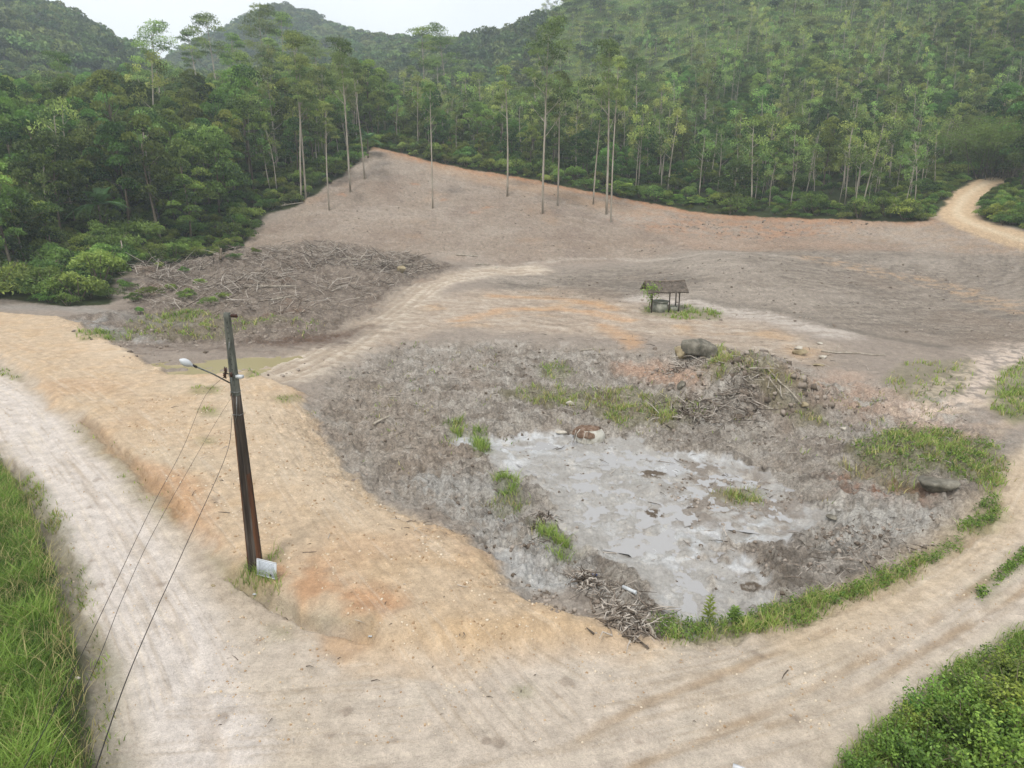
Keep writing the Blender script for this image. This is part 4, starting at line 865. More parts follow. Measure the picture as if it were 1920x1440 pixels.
# --- far forest that reads as one mass: one object each
def joined(pr, mats):
    V = []; F = []; T = []; MI = []; n = 0
    for k, (pn, me) in enumerate(pr[1]):
        v = np.empty(len(me.vertices)*3, np.float32); me.vertices.foreach_get('co', v); f = np.empty(len(me.polygons)*4, np.int32); me.loops.foreach_get('vertex_index', f)
        t = np.empty(len(me.vertices), np.float32); me.attributes['tone'].data.foreach_get('value', t)
        V.append(v.reshape(-1, 3)); F.append(f.reshape(-1, 4)+n); T.append(t); MI.append(np.full(len(me.polygons), k)); n += len(me.vertices)
    return make_mesh(pr[0]+'_whole', np.concatenate(V), np.concatenate(F), mats, np.concatenate(T), np.concatenate(MI))
def scatter(name, meshes, pts, label, cat='forest', tilt=0):
    """one 'stuff' object: geometry-node instances of the given meshes on points"""
    coll = bpy.data.collections.new(name+'_kinds')
    for i, me in enumerate(meshes): coll.objects.link(bpy.data.objects.new('%s_kind_%d' % (name, i), me))
    pts = np.asarray(pts, float); n = len(pts); me = bpy.data.meshes.new(name); me.vertices.add(n)
    co = np.stack([pts[:, 0], pts[:, 1], Z(pts[:, 0], pts[:, 1])-.05], 1).astype(np.float32); me.vertices.foreach_set('co', co.ravel())
    g = np.random.default_rng(n)
    for an, ty, val in (('scl', 'FLOAT', pts[:, 2]), ('spin', 'FLOAT', g.random(n)*6.28), ('which', 'INT', g.integers(0, len(meshes), n))):
        a = me.attributes.new(an, ty, 'POINT'); a.data.foreach_set('value', np.asarray(val, np.int32 if ty == 'INT' else np.float32))
    ob = bpy.data.objects.new(name, me); COL.objects.link(ob); tag(ob, label, cat, kind='stuff')
    ng_ = bpy.data.node_groups.new(name+'_nodes', 'GeometryNodeTree'); ng_.interface.new_socket('Geometry', in_out='INPUT', socket_type='NodeSocketGeometry'); ng_.interface.new_socket('Geometry', in_out='OUTPUT', socket_type='NodeSocketGeometry')
    N, L = ng_.nodes, ng_.links; gi = N.new('NodeGroupInput'); go = N.new('NodeGroupOutput'); ci = N.new('GeometryNodeCollectionInfo'); ci.inputs['Collection'].default_value = coll
    ci.inputs['Separate Children'].default_value = True; ci.inputs['Reset Children'].default_value = True
    ip = N.new('GeometryNodeInstanceOnPoints'); ip.inputs['Pick Instance'].default_value = True
    def na(nm, dt):
        q = N.new('GeometryNodeInputNamedAttribute'); q.data_type = dt; q.inputs['Name'].default_value = nm; return q.outputs['Attribute']
    cx = N.new('ShaderNodeCombineXYZ'); L.new(na('spin', 'FLOAT'), cx.inputs[2]); L.new(na('scl', 'FLOAT'), ip.inputs['Scale']); L.new(na('which', 'INT'), ip.inputs['Instance Index'])
    L.new(cx.outputs[0], ip.inputs['Rotation']); L.new(gi.outputs[0], ip.inputs['Points']); L.new(ci.outputs[0], ip.inputs['Instance']); L.new(ip.outputs[0], go.inputs[0])
    md = ob.modifiers.new('scatter', 'NODES'); md.node_group = ng_; return ob
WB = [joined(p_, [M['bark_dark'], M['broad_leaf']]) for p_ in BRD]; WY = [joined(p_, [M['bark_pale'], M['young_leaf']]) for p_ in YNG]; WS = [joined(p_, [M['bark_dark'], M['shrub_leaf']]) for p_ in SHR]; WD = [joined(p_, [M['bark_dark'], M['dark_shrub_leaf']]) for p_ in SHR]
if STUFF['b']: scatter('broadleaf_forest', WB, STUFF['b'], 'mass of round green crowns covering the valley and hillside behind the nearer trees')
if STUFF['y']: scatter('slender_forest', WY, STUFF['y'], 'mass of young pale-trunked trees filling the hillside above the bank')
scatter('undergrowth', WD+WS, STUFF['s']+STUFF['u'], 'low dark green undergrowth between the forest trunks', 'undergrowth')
# low leafy canopy for the far hills
FAR = []
for i in range(4):
    g = np.random.default_rng(700+i); mb = MB(); tube(mb, [[0, 0, -.8], [0, 0, 3]], [.25, .15], 4, .4, mat=0, cap=False)
    for k in range(6):
        e = np.array([g.normal()*1.3, g.normal()*1.3, 2.6+1.6*g.random()]); u = unit(60, g); u[:, 2] = np.abs(u[:, 2])-.3; leaves(mb, e+u*1.6*[1, 1, .8], .85, .55, .5+.5*(g.random()-.5), mat=1, out=u*.5, g=g)
    FAR.append(mb.mesh('far_tree_%d' % i, [M['bark_dark'], M['far_leaf']]))
p3 = jitter(-420, 60, 205, 700, 6.2, g9); p3 = p3[visible(p3)]; r3 = np.hypot(p3[:, 0], p3[:, 1]); k3 = (r3 > 205)
a3 = np.arctan2(p3[:, 0], p3[:, 1]); p3 = p3[k3 & ((p3[:, 0] < 14) | (r3 > 415))]
scatter('hill_forest', FAR, [(x, y, (.8+.7*random.random())*(1+.35*(np.hypot(x, y) > 350))) for x, y in p3], 'hazy wooded cover of the far hills at left and centre')
p4 = jitter(10, 330, 190, 420, 4.8, g9); p4 = p4[visible(p4)]; r4 = np.hypot(p4[:, 0], p4[:, 1]); p4 = p4[r4 > 200]
nn = fbm(p4[:, 0].copy(), p4[:, 1].copy(), 30, 3, 301); keep = (g9.random(len(p4)) < np.clip(.85-.6*nn, .3, 1)); p4 = p4[keep]
sel = g9.random(len(p4)) < .45
scatter('hillside_saplings', WY, [(x, y, .45+.5*random.random()) for x, y in p4[sel]], 'scattered young trees over the upper right hillside', 'young trees')
scatter('hillside_scrub', FAR+WD[:2], [(x, y, .45+.6*random.random()) for x, y in p4[~sel]], 'patchy low trees and scrub over the upper right hillside', 'scrub')
p5 = jitter(0, 330, 150, 420, 3.4, g9); p5 = p5[visible(p5, 2)]; p5 = p5[(np.hypot(p5[:, 0], p5[:, 1]) > 170) & (in_forest(p5[:, 0], p5[:, 1]) > 12)]
GC = []
for i in range(3):
    g = np.random.default_rng(750+i); mb = MB(); C = np.stack([g.normal(size=130)*1.3, g.normal(size=130)*1.3, g.random(130)*.9], 1); leaves(mb, C, .5, .4, .6, up=.8, g=g); GC.append(mb.mesh('cover_%d' % i, [M['young_leaf']]))
scatter('hill_grass', GC, [(x, y, .8+.6*random.random()) for x, y in p5], 'coarse pale green grass and bracken between the hillside trees', 'ground cover')
# stragglers with long pale trunks high on the right hill
for i, (u, v, d) in enumerate([(1590,20,225),(1640,30,215),(1455,25,240),(1300,60,235),(1425,40,235),(1375,160,190),(1905,90,180),(1780,230,165),(1730,170,185),(1600,5,250),(1830,8,235),(1500,120,215),(1215,60,260),(1090,105,240)]):
    P = PT(u, v, d); x = P[0]; place(YNG[i % 4], x, d, .8, label='tall thin bare-stemmed tree above the upper right scrub', group='thin tall trees high on the right hillside', sz=1.25)
# ------------------------------------------------------------------ grass
def in_poly_pts(P, n, g):
    P = np.asarray(P)[:, :2]; lo, hi = P.min(0), P.max(0); out = []
    A = np.prod(hi-lo); m_ = 0
    while m_ < n:
        q = lo+(hi-lo)*g.random((max(64, n*2), 2)); q = q[sd_poly(q[:, 0], q[:, 1], P) < 0]; out.append(q); m_ += len(q)
        if len(out) > 60: break
    return np.concatenate(out)[:n]
def area(P): P = np.asarray(P)[:, :2]; x, y = P[:, 0], P[:, 1]; return abs(np.dot(x, np.roll(y, 1))-np.dot(y, np.roll(x, 1)))/2
def blades(xy, hgt, wid, g, lean=.35, tone0=.5, tn=None):
    n = len(xy); base = np.stack([xy[:, 0], xy[:, 1], Z(xy[:, 0], xy[:, 1])-.02], 1); a = g.random(n)*6.28
    hh = hgt*(.45+.8*g.random(n)); d = np.stack([np.cos(a), np.sin(a), np.zeros(n)], 1); ln_ = (lean*hh*(.3+g.random(n)))[:, None]
    b = g.random(n)*6.28; w = np.stack([np.cos(b), np.sin(b), np.zeros(n)], 1)*(wid*(.7+.6*g.random(n)))[:, None]
    up = np.array([0, 0, 1.]); m_ = base+d*ln_*.35+up*(hh*.6)[:, None]; t = base+d*ln_*1.2+up*hh[:, None]
    V = np.stack([base-w*.5, base+w*.5, m_+w*.4, m_-w*.4, t+w*.06, t-w*.06], 1).reshape(-1, 3)
    i = np.arange(n)*6; F = np.concatenate([np.stack([i, i+1, i+2, i+3], 1), np.stack([i+3, i+2, i+4, i+5], 1)])
    tt = np.clip(tone0+.22*g.normal(size=n)+(tn if tn is not None else 0), 0, 1); return V, F, np.repeat(tt, 6)
gg = np.random.default_rng(55)
labels = {'verge_right': 'thick green weeds along the inner edge of the dirt road below the mud pond', 'right_mound': 'bright grass over the low mounds at the right of the mud bowl', 'centre': 'tufted grass across the middle above the mud pond',
          'pole_foot': 'green grass tuft at the foot of the utility pole', 'br_grass': 'green grass round the leafy bushes in the lower right corner', 'well': 'grass round the posts of the roofed well'}
lush = MB(); dry_ = MB()
for k, (pl, dn, hh, dry) in GRASS.items():
    P = G(pl); ar = area(P)
    dd = float(np.hypot(P[:, 0].mean(), P[:, 1].mean())); wd = max(.012, .0011*dd); n = int(min(90000, ar*dn*(1.6 if dd < 45 else 1.0)))
    if n < 5: continue
    per = 14 if dn > 20 else 7; ctr_ = in_poly_pts(P, max(3, n//per), gg); xy = np.repeat(ctr_, per, 0)+gg.normal(size=(len(ctr_)*per, 2))*(.05+.10*gg.random((len(ctr_), 1)).repeat(per, 0))
    sde = -sd_poly(xy[:, 0], xy[:, 1], P[:, :2]); soft = .35 if dd < 30 else 1.2; ek = gg.random(len(xy)) < np.clip(.35+sde/soft, 0.05, 1); xy = xy[ek]
    cl = fbm(xy[:, 0].copy(), xy[:, 1].copy(), .9, 3, 401); keep = gg.random(len(xy)) < np.clip((.85 if k in ('br_grass', 'pole_foot') or k.startswith('tuft') else .22)+3.0*cl+1.3*fbm(xy[:, 0].copy(), xy[:, 1].copy(), 3.0, 2, 403), .03, 1) if dn > 10 else fbm(xy[:, 0].copy(), xy[:, 1].copy(), 2.2, 3, 405) > .12
    xy = xy[keep]; cl = cl[keep]
    if len(xy) < 3: continue
    xy = xy+gg.normal(size=xy.shape)*.12
    isd = gg.random(len(xy)) < dry
    hs_ = hh*(1+.8*np.clip(cl, -.5, .6))
    for sel_, mb in ((~isd, lush), (isd, dry_)):
        if sel_.sum() < 2: continue
        V, F, T = blades(xy[sel_], hs_[sel_], wd, gg, .6, .5, cl[sel_]*.9); mb.add(V, F, T)
tag(lush.build('grass', M['grass']), 'green grass and weeds growing in patches on the cleared earth and road edges', 'grass', kind='stuff')
tag(dry_.build('dry_grass', M['grass_dry']), 'straw-coloured dry stems mixed into the grass patches', 'dry grass', kind='stuff')
P = G([(-250,640+180),(-100,812),(0,852),(50,932),(95,1042),(130,1152),(155,1280),(180,1440),(175,1560),(-250,1560)])
xy = in_poly_pts(P, 90000, gg); cl = fbm(xy[:, 0].copy(), xy[:, 1].copy(), 1.4, 3, 411); c2 = fbm(xy[:, 0].copy(), xy[:, 1].copy(), .35, 2, 415)
edge_ = np.clip(-sd_poly(xy[:, 0], xy[:, 1], P[:, :2])/.8, .25, 1)
V, F, T = blades(xy, .42*edge_*(1+.9*np.clip(cl+.5*c2, -.5, .7)), .02, gg, .8, .5, cl*.8+c2*.3)
tag(make_o := MB().add(V, F, T).build('verge_grass', M['verge']), 'lush tall green grass covering the verge at the left edge', 'grass', kind='stuff')
xy = in_poly_pts(P, 7000, gg); V, F, T = blades(xy, .62, .016, gg, .9, .6)
tag(MB().add(V, F, T).build('seed_stems', M['grass_dry']), 'thin straw seed stems standing among the left verge grass', 'grass', kind='stuff')

# broad-leaved weeds along the near roadside
wd_ = MB()
for k, n in (('verge_right', 1500), ('br_grass', 5200), ('rim', 500), ('right_mound', 900), ('rd_strip', 500)):
    P = G(GRASS[k][0]); xy = in_poly_pts(P, n, gg); c_ = fbm(xy[:, 0].copy(), xy[:, 1].copy(), .8, 3, 421); xy = xy[gg.random(len(xy)) < np.clip(.6+1.5*c_, .05, 1)]
    for q in range(4):
        C = np.stack([xy[:, 0]+gg.normal(size=len(xy))*.06, xy[:, 1]+gg.normal(size=len(xy))*.06, Z(xy[:, 0], xy[:, 1])+.05+.2*gg.random(len(xy))], 1); leaves(wd_, C, .085 if k != 'right_mound' else .12, .5, .45+.3*(gg.random(len(xy))-.5), g=gg, flat=.4)
tag(wd_.build('roadside_weeds', M['bush_leaf']), 'broad-leaved low weeds hugging the edges of the near dirt road', 'weeds', kind='stuff')

# leafy bushes in the lower right corner
BSH = []
for i in range(3):
    g = np.random.default_rng(800+i); t = MB(); c = MB()
    for j in range(16):
        a = g.random()*6.28; d = .75*math.sqrt(g.random()); e = np.array([math.cos(a)*d, math.sin(a)*d, .35+.65*g.random()]); mid_ = e*[.5, .5, .55]
        tube(t, [[0, 0, -.1], mid_, e], [.018, .012, .004], 4, .4, cap=False)
        n = 110; s = .25+.75*g.random(n); C = np.array([0, 0, 0])+np.where(s[:, None] < .55, mid_*(s/.55)[:, None], mid_+(e-mid_)*((s-.55)/.45)[:, None])+g.normal(size=(n, 3))*.11
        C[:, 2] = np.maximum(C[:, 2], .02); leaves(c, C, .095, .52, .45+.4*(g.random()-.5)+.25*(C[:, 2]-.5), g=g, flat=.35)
    BSH.append(('leafy_bush', [('stems', t.mesh('bush_stems', [M['bark_dark']])), ('foliage', c.mesh('bush_foliage', [M['bush_leaf']]))]))
bl_ = ['leafy bush nearest the road, upper tip of the lower right thicket', 'dense bush at the lower right corner of the photo', 'bush on the left rim of the lower right thicket', 'bush at the right photo edge above the corner one', 'mid-green bush in the middle of the lower right thicket',
       'low bush where the thicket meets the bottom edge', 'bush behind the middle one in the lower right thicket', 'bush at the right edge just under the wheel track', 'small outlying bush at the thicket\'s left foot', 'bush between the corner bush and the bottom edge',
       'bush right of the middle one in the thicket', 'tall bush close to the right border near the corner', 'bush on the road side halfway along the thicket', 'bush filling the gap above the corner one']
for i, (u, v, s) in enumerate([(1745,1345,.95),(1880,1420,1.15),(1665,1415,.8),(1900,1330,1.0),(1800,1390,1.0),(1730,1440,1.0),(1820,1320,.85),(1895,1265,.7),(1610,1450,.6),(1840,1465,1.1),(1850,1365,.95),(1925,1380,1.2),(1700,1375,.7),(1880,1370,.9)]):
    x, y = edge_in(u, v); place(BSH[i % 3], x, y, s, label=bl_[i], cat='bush', group='bushes in the lower right corner')
# tall weed standing on the near verge, and a smaller one
def tall_weed(u, v, hgt, label):
    t = MB(); c = MB(); g = np.random.default_rng(int(u)); x, y = edge_in(u, v); tube(t, [[0, 0, -.05], [.02, 0, hgt*.5], [.03, .02, hgt]], [.014, .01, .004], 5, .5)
    for i in range(46):
        z = hgt*(.12+.88*i/46); a = i*2.4; l = .30*(1.1-.65*z/hgt); d = np.array([math.cos(a), math.sin(a), .45]); b = np.array([.02, .01, z]); w = np.cross(d, [0, 0, 1]); w = w/np.linalg.norm(w)*.045*(1.2-.6*z/hgt)
        c.add([b, b+d*l*.5+w, b+d*l+[0, 0, -.10*l], b+d*l*.5-w], [(0, 1, 2, 3)], .3+.3*g.random())
    place(('tall_weed', [('stem', t.mesh('weed_stem', [M['bush_leaf']])), ('leaves', c.mesh('weed_leaves', [M['bush_leaf']]))]), x, y, 1, label=label, cat='weed')
tall_weed(1327, 1168, .95, 'tall upright leafy weed standing alone on the verge below the pond')
tall_weed(1377, 1165, .5, 'smaller weed right of the tall upright one on the verge')

# ------------------------------------------------------------------ brush and litter of branches
def sticks(mb, xy, lmin, lmax, g, rmax=.06, zup=.3, tilt=.35, tone=None):
    for x, y in xy:
        L_ = lmin+(lmax-lmin)*g.random()**2.2; a = g.random()*6.28; el = (g.random()-.3)*tilt; z0 = float(Z(x, y))+g.random()**2*zup
        d = np.array([math.cos(a)*math.cos(el), math.sin(a)*math.cos(el), math.sin(el)]); c0 = np.array([x, y, z0]); r = min(rmax, .012+.02*L_*g.random())
        j = g.normal(size=3)*.07*L_; e1 = c0+d*L_; e1[2] = max(e1[2], float(Z(e1[0], e1[1]))+.01)
        tube(mb, [c0, (c0+e1)/2+j*[1, 1, .5]+[0, 0, .02], e1], [r, r*.8, r*.35], 4, g.random() if tone is None else tone, cap=False)
gs = np.random.default_rng(66)
DEB = [(240,505),(330,492),(450,470),(560,462),(700,468),(800,487),(840,500),(760,525),(700,560),(600,600),(500,590),(420,600),(330,590),(250,560)]
P = G(DEB); mb = MB(); xy = in_poly_pts(P, 7000, gs); cl = fbm(xy[:, 0].copy(), xy[:, 1].copy(), 5, 3, 431); xy = xy[gs.random(len(xy)) < np.clip(.45+1.6*cl, .1, 1)]
sticks(mb, xy, .2, 2.4, gs, .05, .7, .9)
for (u, v, n_s) in [(560,500,260),(700,500,260),(480,525,220),(310,520,220),(640,480,200),(420,545,150),(370,505,160)]:
    q = G([(u, v)])[0]; xy = q[:2]+gs.normal(size=(n_s, 2))*[2.0, 1.4]; sticks(mb, xy, .4, 2.4, gs, .06, 1.0, 1.2)
tag(mb.build('brush_debris', M['stick']), 'tangled heap of bulldozed roots and branches at the foot of the left forest', 'brush debris', kind='stuff')
mb = MB()
for pl, n in [([(1060,1080),(1110,1070),(1200,1110),(1250,1150),(1225,1200),(1160,1185),(1100,1140)], 330), ([(1210,680),(1300,640),(1400,650),(1540,720),(1560,770),(1400,790),(1260,760)], 260), ([(1090,700),(1300,740),(1340,790),(1100,790),(1000,750)], 190), ([(650,650),(850,640),(1100,680),(1000,740),(750,720)], 200),
              ([(950,970),(1040,1000),(1060,1040),(1000,1030)], 70), ([(720,980),(900,950),(960,1000),(760,1010)], 60), ([(1490,1000),(1700,990),(1780,1020),(1500,1130)], 160), ([(1580,830),(1850,850),(1800,930),(1600,930)], 120), ([(900,500),(1100,490),(1100,560),(900,560)], 60), ([(620,700),(800,700),(850,880),(700,860)], 110),
              ([(1000,900),(1250,850),(1500,900),(1300,1000)], 45), ([(480,380),(900,320),(1500,420),(1500,470),(700,470),(470,470)], 900), ([(1200,480),(1900,470),(1920,640),(1400,580)], 260), ([(600,700),(900,620),(1500,640),(1800,740),(1860,900),(1500,1100),(1000,1000),(700,900)], 900), ([(250,700),(560,760),(900,1050),(1200,1190),(700,1190),(350,960)], 45), ([(400,1140),(1500,1200),(1700,1200),(1200,1400),(400,1400)], 26)]:
    P = G(pl); xy = in_poly_pts(P, n, gs); sticks(mb, xy, .08, .9 if n > 100 else .5, gs, .018 if n < 200 else .03, .04, .15, None)
tag(mb.build('scattered_twigs', M['stick']), 'thin twigs and roots strewn over the bare mud and road', 'twigs', kind='stuff')
def stuff_rocks(name, spec, mat, label, seed):
    g = np.random.default_rng(seed); mb = MB()
    for pl, n, smin, smax in spec:
        P = G(pl); xy = in_poly_pts(P, n, g); c_ = fbm(xy[:, 0].copy(), xy[:, 1].copy(), 1.6, 3, 441); xy = xy[g.random(len(xy)) < np.clip(.35+1.8*c_, .03, 1)]
        for x, y in xy:
            s = smin+(smax-smin)*g.random()**3; V = np.array([(a, b_, c_) for c_ in (-1, 1) for b_ in (-1, 1) for a in (-1, 1)], float)*(.75+.5*g.random((8, 1))); V[4:, :2] *= .65; V = (V*[1, .8, .55]*s*.5)@rotz(g.random()*6.3).T
            mb.add(V+[x, y, float(Z(x, y))+s*.12], [(0, 2, 3, 1), (4, 5, 7, 6), (0, 1, 5, 4), (2, 6, 7, 3), (0, 4, 6, 2), (1, 3, 7, 5)], g.random())
    return tag(mb.build(name, mat), label, 'stones', kind='stuff')
M['pebble'] = noise_mat('pebble_stone', [(176,148,116), (212,186,152), (232,216,192)], .9, bump_=0, use_tone=True)
M['clod'] = noise_mat('mud_clod', [(112,100,88), (146,133,120), (172,160,148)], .9, bump_=.3, use_tone=True)
stuff_rocks('gravel', [([(200,760),(450,720),(560,800),(740,960),(900,1050),(1130,1180),(850,1210),(640,1190),(520,1120),(350,960)], 5200, .02, .11), ([(400,1150),(1500,1210),(1800,1080),(1900,950),(1900,1150),(1500,1400),(400,1400)], 3200, .015, .07), ([(0,700),(80,760),(250,1000),(400,1200),(420,1400),(250,1400),(100,1050),(0,850)], 1300, .015, .06)], M['pebble'], 'small tan pebbles strewn over the orange dirt and the roads', 71)
stuff_rocks('mud_clods', [([(560,790),(640,690),(760,640),(1000,640),(1250,660),(1560,700),(1800,760),(1600,900),(1300,830),(1080,790),(850,785),(900,860),(1000,960),(1060,1060),(960,1080),(800,960),(640,900)], 3000, .03, .22), (POND, 500, .03, .16), ([(1260,860),(1530,930),(1380,1000),(1250,930)], 400, .04, .2), ([(1310,670),(1420,655),(1540,720),(1560,775),(1400,790),(1290,755)], 1500, .08, .55), ([(1230,650),(1300,690),(1270,740),(1190,720)], 160, .06, .4), ([(1400,1020),(1760,960),(1780,1010),(1450,1130)], 1300, .03, .18), ([(960,1080),(1060,1120),(1130,1130),(1120,1160),(1040,1150)], 500, .03, .16), ([(900,1010),(1080,1050),(1100,1100),(930,1050)], 260, .03, .14), ([(500,380),(900,330),(1500,425),(1500,465),(700,470)], 1500, .08, .28), ([(1250,405),(1650,415),(1650,440),(1250,435)], 500, .12, .45), ([(900,520),(1900,480),(1920,640),(1300,600)], 1500, .06, .3), ([(130,620),(500,600),(620,620),(250,680)], 700, .08, .35), ([(240,700),(600,660),(650,690),(480,715)], 60, .1, .3)], M['clod'], 'lumps of churned grey-brown mud over the cleared ground', 73)
# fallen logs: things
def log(u, v, L_, r, a, lb, mat='bark_pale', el=.0, br=2, cat='log', grp=None, z=.05):
    x, y = edge_in(u, v); d = np.array([math.cos(a)*math.cos(el), math.sin(a)*math.cos(el), math.sin(el)]); t = MB(); g = np.random.default_rng(int(u*7+v)); s = np.linspace(-.5, .5, 6)
    P = np.outer(s*L_, d)+g.normal(size=(6, 3))*.02*L_*[1, 1, .3]; zz_ = Z(x+P[:, 0], y+P[:, 1])-float(Z(x, y)); P[:, 2] = (np.linspace(zz_[0], zz_[-1], 6)+max(0, float((zz_-np.linspace(zz_[0], zz_[-1], 6)).max())*.6)+r*.6 if el == 0 else P[:, 2]+L_*.5*math.sin(abs(el)))
    root = empty('fallen_log' if cat == 'log' else cat.replace(' ', '_'), (x, y, float(Z(x, y))+z)); tag(root, lb, cat, grp)
    tube(t, P, r*(1-.35*(s+.5)), 8, .5); t.build('stem', M[mat], root, smooth=True)
    for i in range(br):
        q = P[1+i % 4]; b2 = MB(); dv = np.array([math.cos(a+1+i*1.7), math.sin(a+1+i*1.7), .5]); tube(b2, [q, q+dv*L_*.12, q+dv*L_*.2+[0, 0, -.02]], [r*.45, r*.3, .01], 5, .5, cap=False); b2.build('branch', M[mat], root)
    return root
for a_ in [(505,541,5.5,.10,.05,'long pale log lying level in the brush heap, lower middle',), (535,560,3.2,.09,.9,'short pale log crossing at an angle below the long one'), (740,497,6,.16,-.15,'blackened long log on the right end of the brush heap'), (665,489,4,.10,-.1,'grey log lying on the middle crest of the brush heap'),
           (415,487,1.6,.22,1.4,'dark upright stump sticking out at the top of the brush heap', 'bark_dark', 1.1, 3, 'stump'), (232,500,3.2,.10,1.5,'bleached dead trunk standing at the left end of the brush heap','bark_pale',1.35,2,'dead trunk'), (1470,728,2.3,.05,-.85,'straight pale pole leaning down the right side of the grassy mound'), (1455,742,1.1,.035,-.8,'short pale stick lying left of the straight pale pole'),
           (1300,671,3.0,.05,.1,'thin pale branch lying in front of the dark boulder'), (875,480,3,.09,0,'pale log right of the brush heap near the pale track'), (905,497,1.8,.08,.2,'short log right of the pale track crest'), (545,385,4.0,.12,.25,'fallen pale log at the forest corner left of the slope'),
           (715,792,1.1,.07,.8,'short broken branch on the grey mud left of the pond'), (1210,1175,.9,.06,2.0,'split pale stick in the root tangle beside the green verge'), (1600,665,4.5,.05,-.2,'thin dark branch lying right of the boulders'), (1100,657,1.0,.05,.0,'small white stick on the mud left of the boulder')]:
    log(*a_)
# root tangles
def tangle(u, v, rad, hgt, n, lb, seed):
    g = np.random.default_rng(seed); x, y = edge_in(u, v); root = empty('root_tangle', (x, y, float(Z(x, y)))); tag(root, lb, 'root tangle'); a_, b_ = MB(), MB()
    for i in range(n):
        q = np.array([g.normal()*rad*.45, g.normal()*rad*.4, 0]); q[2] = float(Z(x+q[0], y+q[1])-Z(x, y))+hgt*g.random()**1.5*math.exp(-(q[0]**2+q[1]**2)/rad**2); d = unit(1, g)[0]; d[2] *= .45; L_ = rad*(.25+.6*g.random())
        m_ = q+d*L_*.5+g.normal(size=3)*.08*rad; e = q+d*L_; tube(a_ if i % 3 else b_, [q, m_, e], [.035*g.random()+.008, .02, .006], 4, g.random(), cap=False)
    a_.build('fine_roots', M['stick'], root); b_.build('thick_roots', M['stick'], root)
tangle(1180, 1165, .9, .16, 170, 'grey tangle of roots and mud at the near pond tip beside the green verge', 1)
tangle(1100, 1090, .6, .35, 110, 'dark knot of roots left of the white pipe piece', 2)
tangle(1390, 752, 2.4, .3, 190, 'matted roots hanging from the front of the grassy mound', 13)
tangle(1290, 690, 1.8, .5, 160, 'loose roots spread under the dark boulder', 4)
tangle(1290, 775, 2.0, .4, 200, 'grey brushwood in the grass above the pond', 5)
tangle(735, 500, 3.2, 1.0, 260, 'blackened branch pile behind the tan boulder', 6)
tangle(1020, 975, .6, .2, 90, 'small root clump on the left bank of the pond', 7)
# ------------------------------------------------------------------ boulders
def rock(u, v, s, lb, mat='rock', seed=1, name='boulder', dz=0, grp=None, rz=0, squash=None):
    g = np.random.default_rng(seed); nu, nv = 28, 18; th = np.linspace(0, 2*math.pi, nu, endpoint=False); ph = np.linspace(-.5*math.pi, .5*math.pi, nv)
    V = np.array([(math.cos(p_)*math.cos(t_), math.cos(p_)*math.sin(t_), math.sin(p_)) for p_ in ph for t_ in th])
    for k in range(13):
        n_ = unit(1, g)[0]; dcut = .45+.35*g.random(); pr_ = V@n_; V = V-np.outer(np.maximum(pr_-dcut, 0)*.97, n_)
    V = V*(1+.10*perlin(V[:, 0]*2.3+seed, V[:, 1]*2.3+V[:, 2]*1.7)+.05*perlin(V[:, 0]*6, V[:, 1]*6+V[:, 2]*5))[:, None]
    F = [(i*nu+j, i*nu+(j+1) % nu, (i+1)*nu+(j+1) % nu, (i+1)*nu+j) for i in range(nv-1) for j in range(nu)]
    x, y = edge_in(u, v); mb = MB(); mb.add((V*np.array(s)*.5)@rotz(rz).T, F, .5)
    o = mb.build(name, M[mat], None, (x, y, float(Z(x, y))+s[2]*.22+dz), smooth=True); return tag(o, lb, 'boulder' if name == 'boulder' else 'stone', grp)
rock(1312, 664, (3.0, 1.8, 1.9), 'large dark boulder at the crest left of the grassy mound', 'rock', 3)
rock(1278, 668, (1.7, 1.3, 1.3), 'brownish slab leaning on the left of the large dark boulder', 'rock_tan', 4)
rock(752, 511, (1.6, 1.2, 1.2), 'rounded tan boulder at the right foot of the brush heap', 'rock_tan', 5)
rock(1278, 727, (.6, .5, .8), 'squarish pale stone left of the grassy mound', 'rock', 6, 'stone')
rock(1755, 918, (1.9, 1.1, .9), 'grey boulder half sunk in the grass at the right of the bowl', 'rock', 8)
rock(1582, 806, (.42, .3, .26), 'small white stone right of the pond', 'rock_pale', 9, 'stone')
rock(1500, 665, (1.2, .7, .6), 'mossy tan stone right of the grassy mound', 'rock_tan', 10, 'stone')
rock(1497, 655, (.8, .5, .5), 'whitish stone just behind the mossy tan one', 'rock_pale', 11, 'stone')
rock(1543, 672, (.7, .6, .35), 'flat pink-white slab right of the mossy tan stone', 'rock_pale', 12, 'stone')
rock(1535, 686, (.9, .7, .25), 'low pinkish slab in front of the flat pink-white one', 'rock_tan', 13, 'stone')
rock(1538, 645, (.5, .3, .25), 'small white chip farthest right behind the slabs', 'rock_pale', 14, 'stone')
rock(1408, 664, (.7, .5, .5), 'grey stone at the back right of the mossy mound top', 'rock', 15, 'stone')
rock(1508, 760, (.6, .5, .4), 'round stone at the lower end of the pale pole', 'rock_tan', 16, 'stone')
rock(1070, 760, (.7, .5, .35), 'pale stone above the pond left of the half-buried tank', 'rock_pale', 17, 'stone')
rock(1560, 990-20, (.5, .5, .2), 'flat clay block on the right shore of the pond', 'rock', 18, 'stone')
rock(1050, 812, (.75, .35, .2), 'flat whitish stone left of the half-buried tank', 'rock_pale', 19, 'stone')
rock(145, 1275, (.22, .2, .15), 'white stone in the ditch by the left verge', 'rock_pale', 20, 'stone')
rock(930, 503, (.5, .4, .35), 'single white stone on the crest of the pale track', 'rock_pale', 21, 'stone')
rock(400, 1099, (.16, .12, .09), 'orange-brown stone left of the pole on the road edge', 'rock_tan', 22, 'stone')
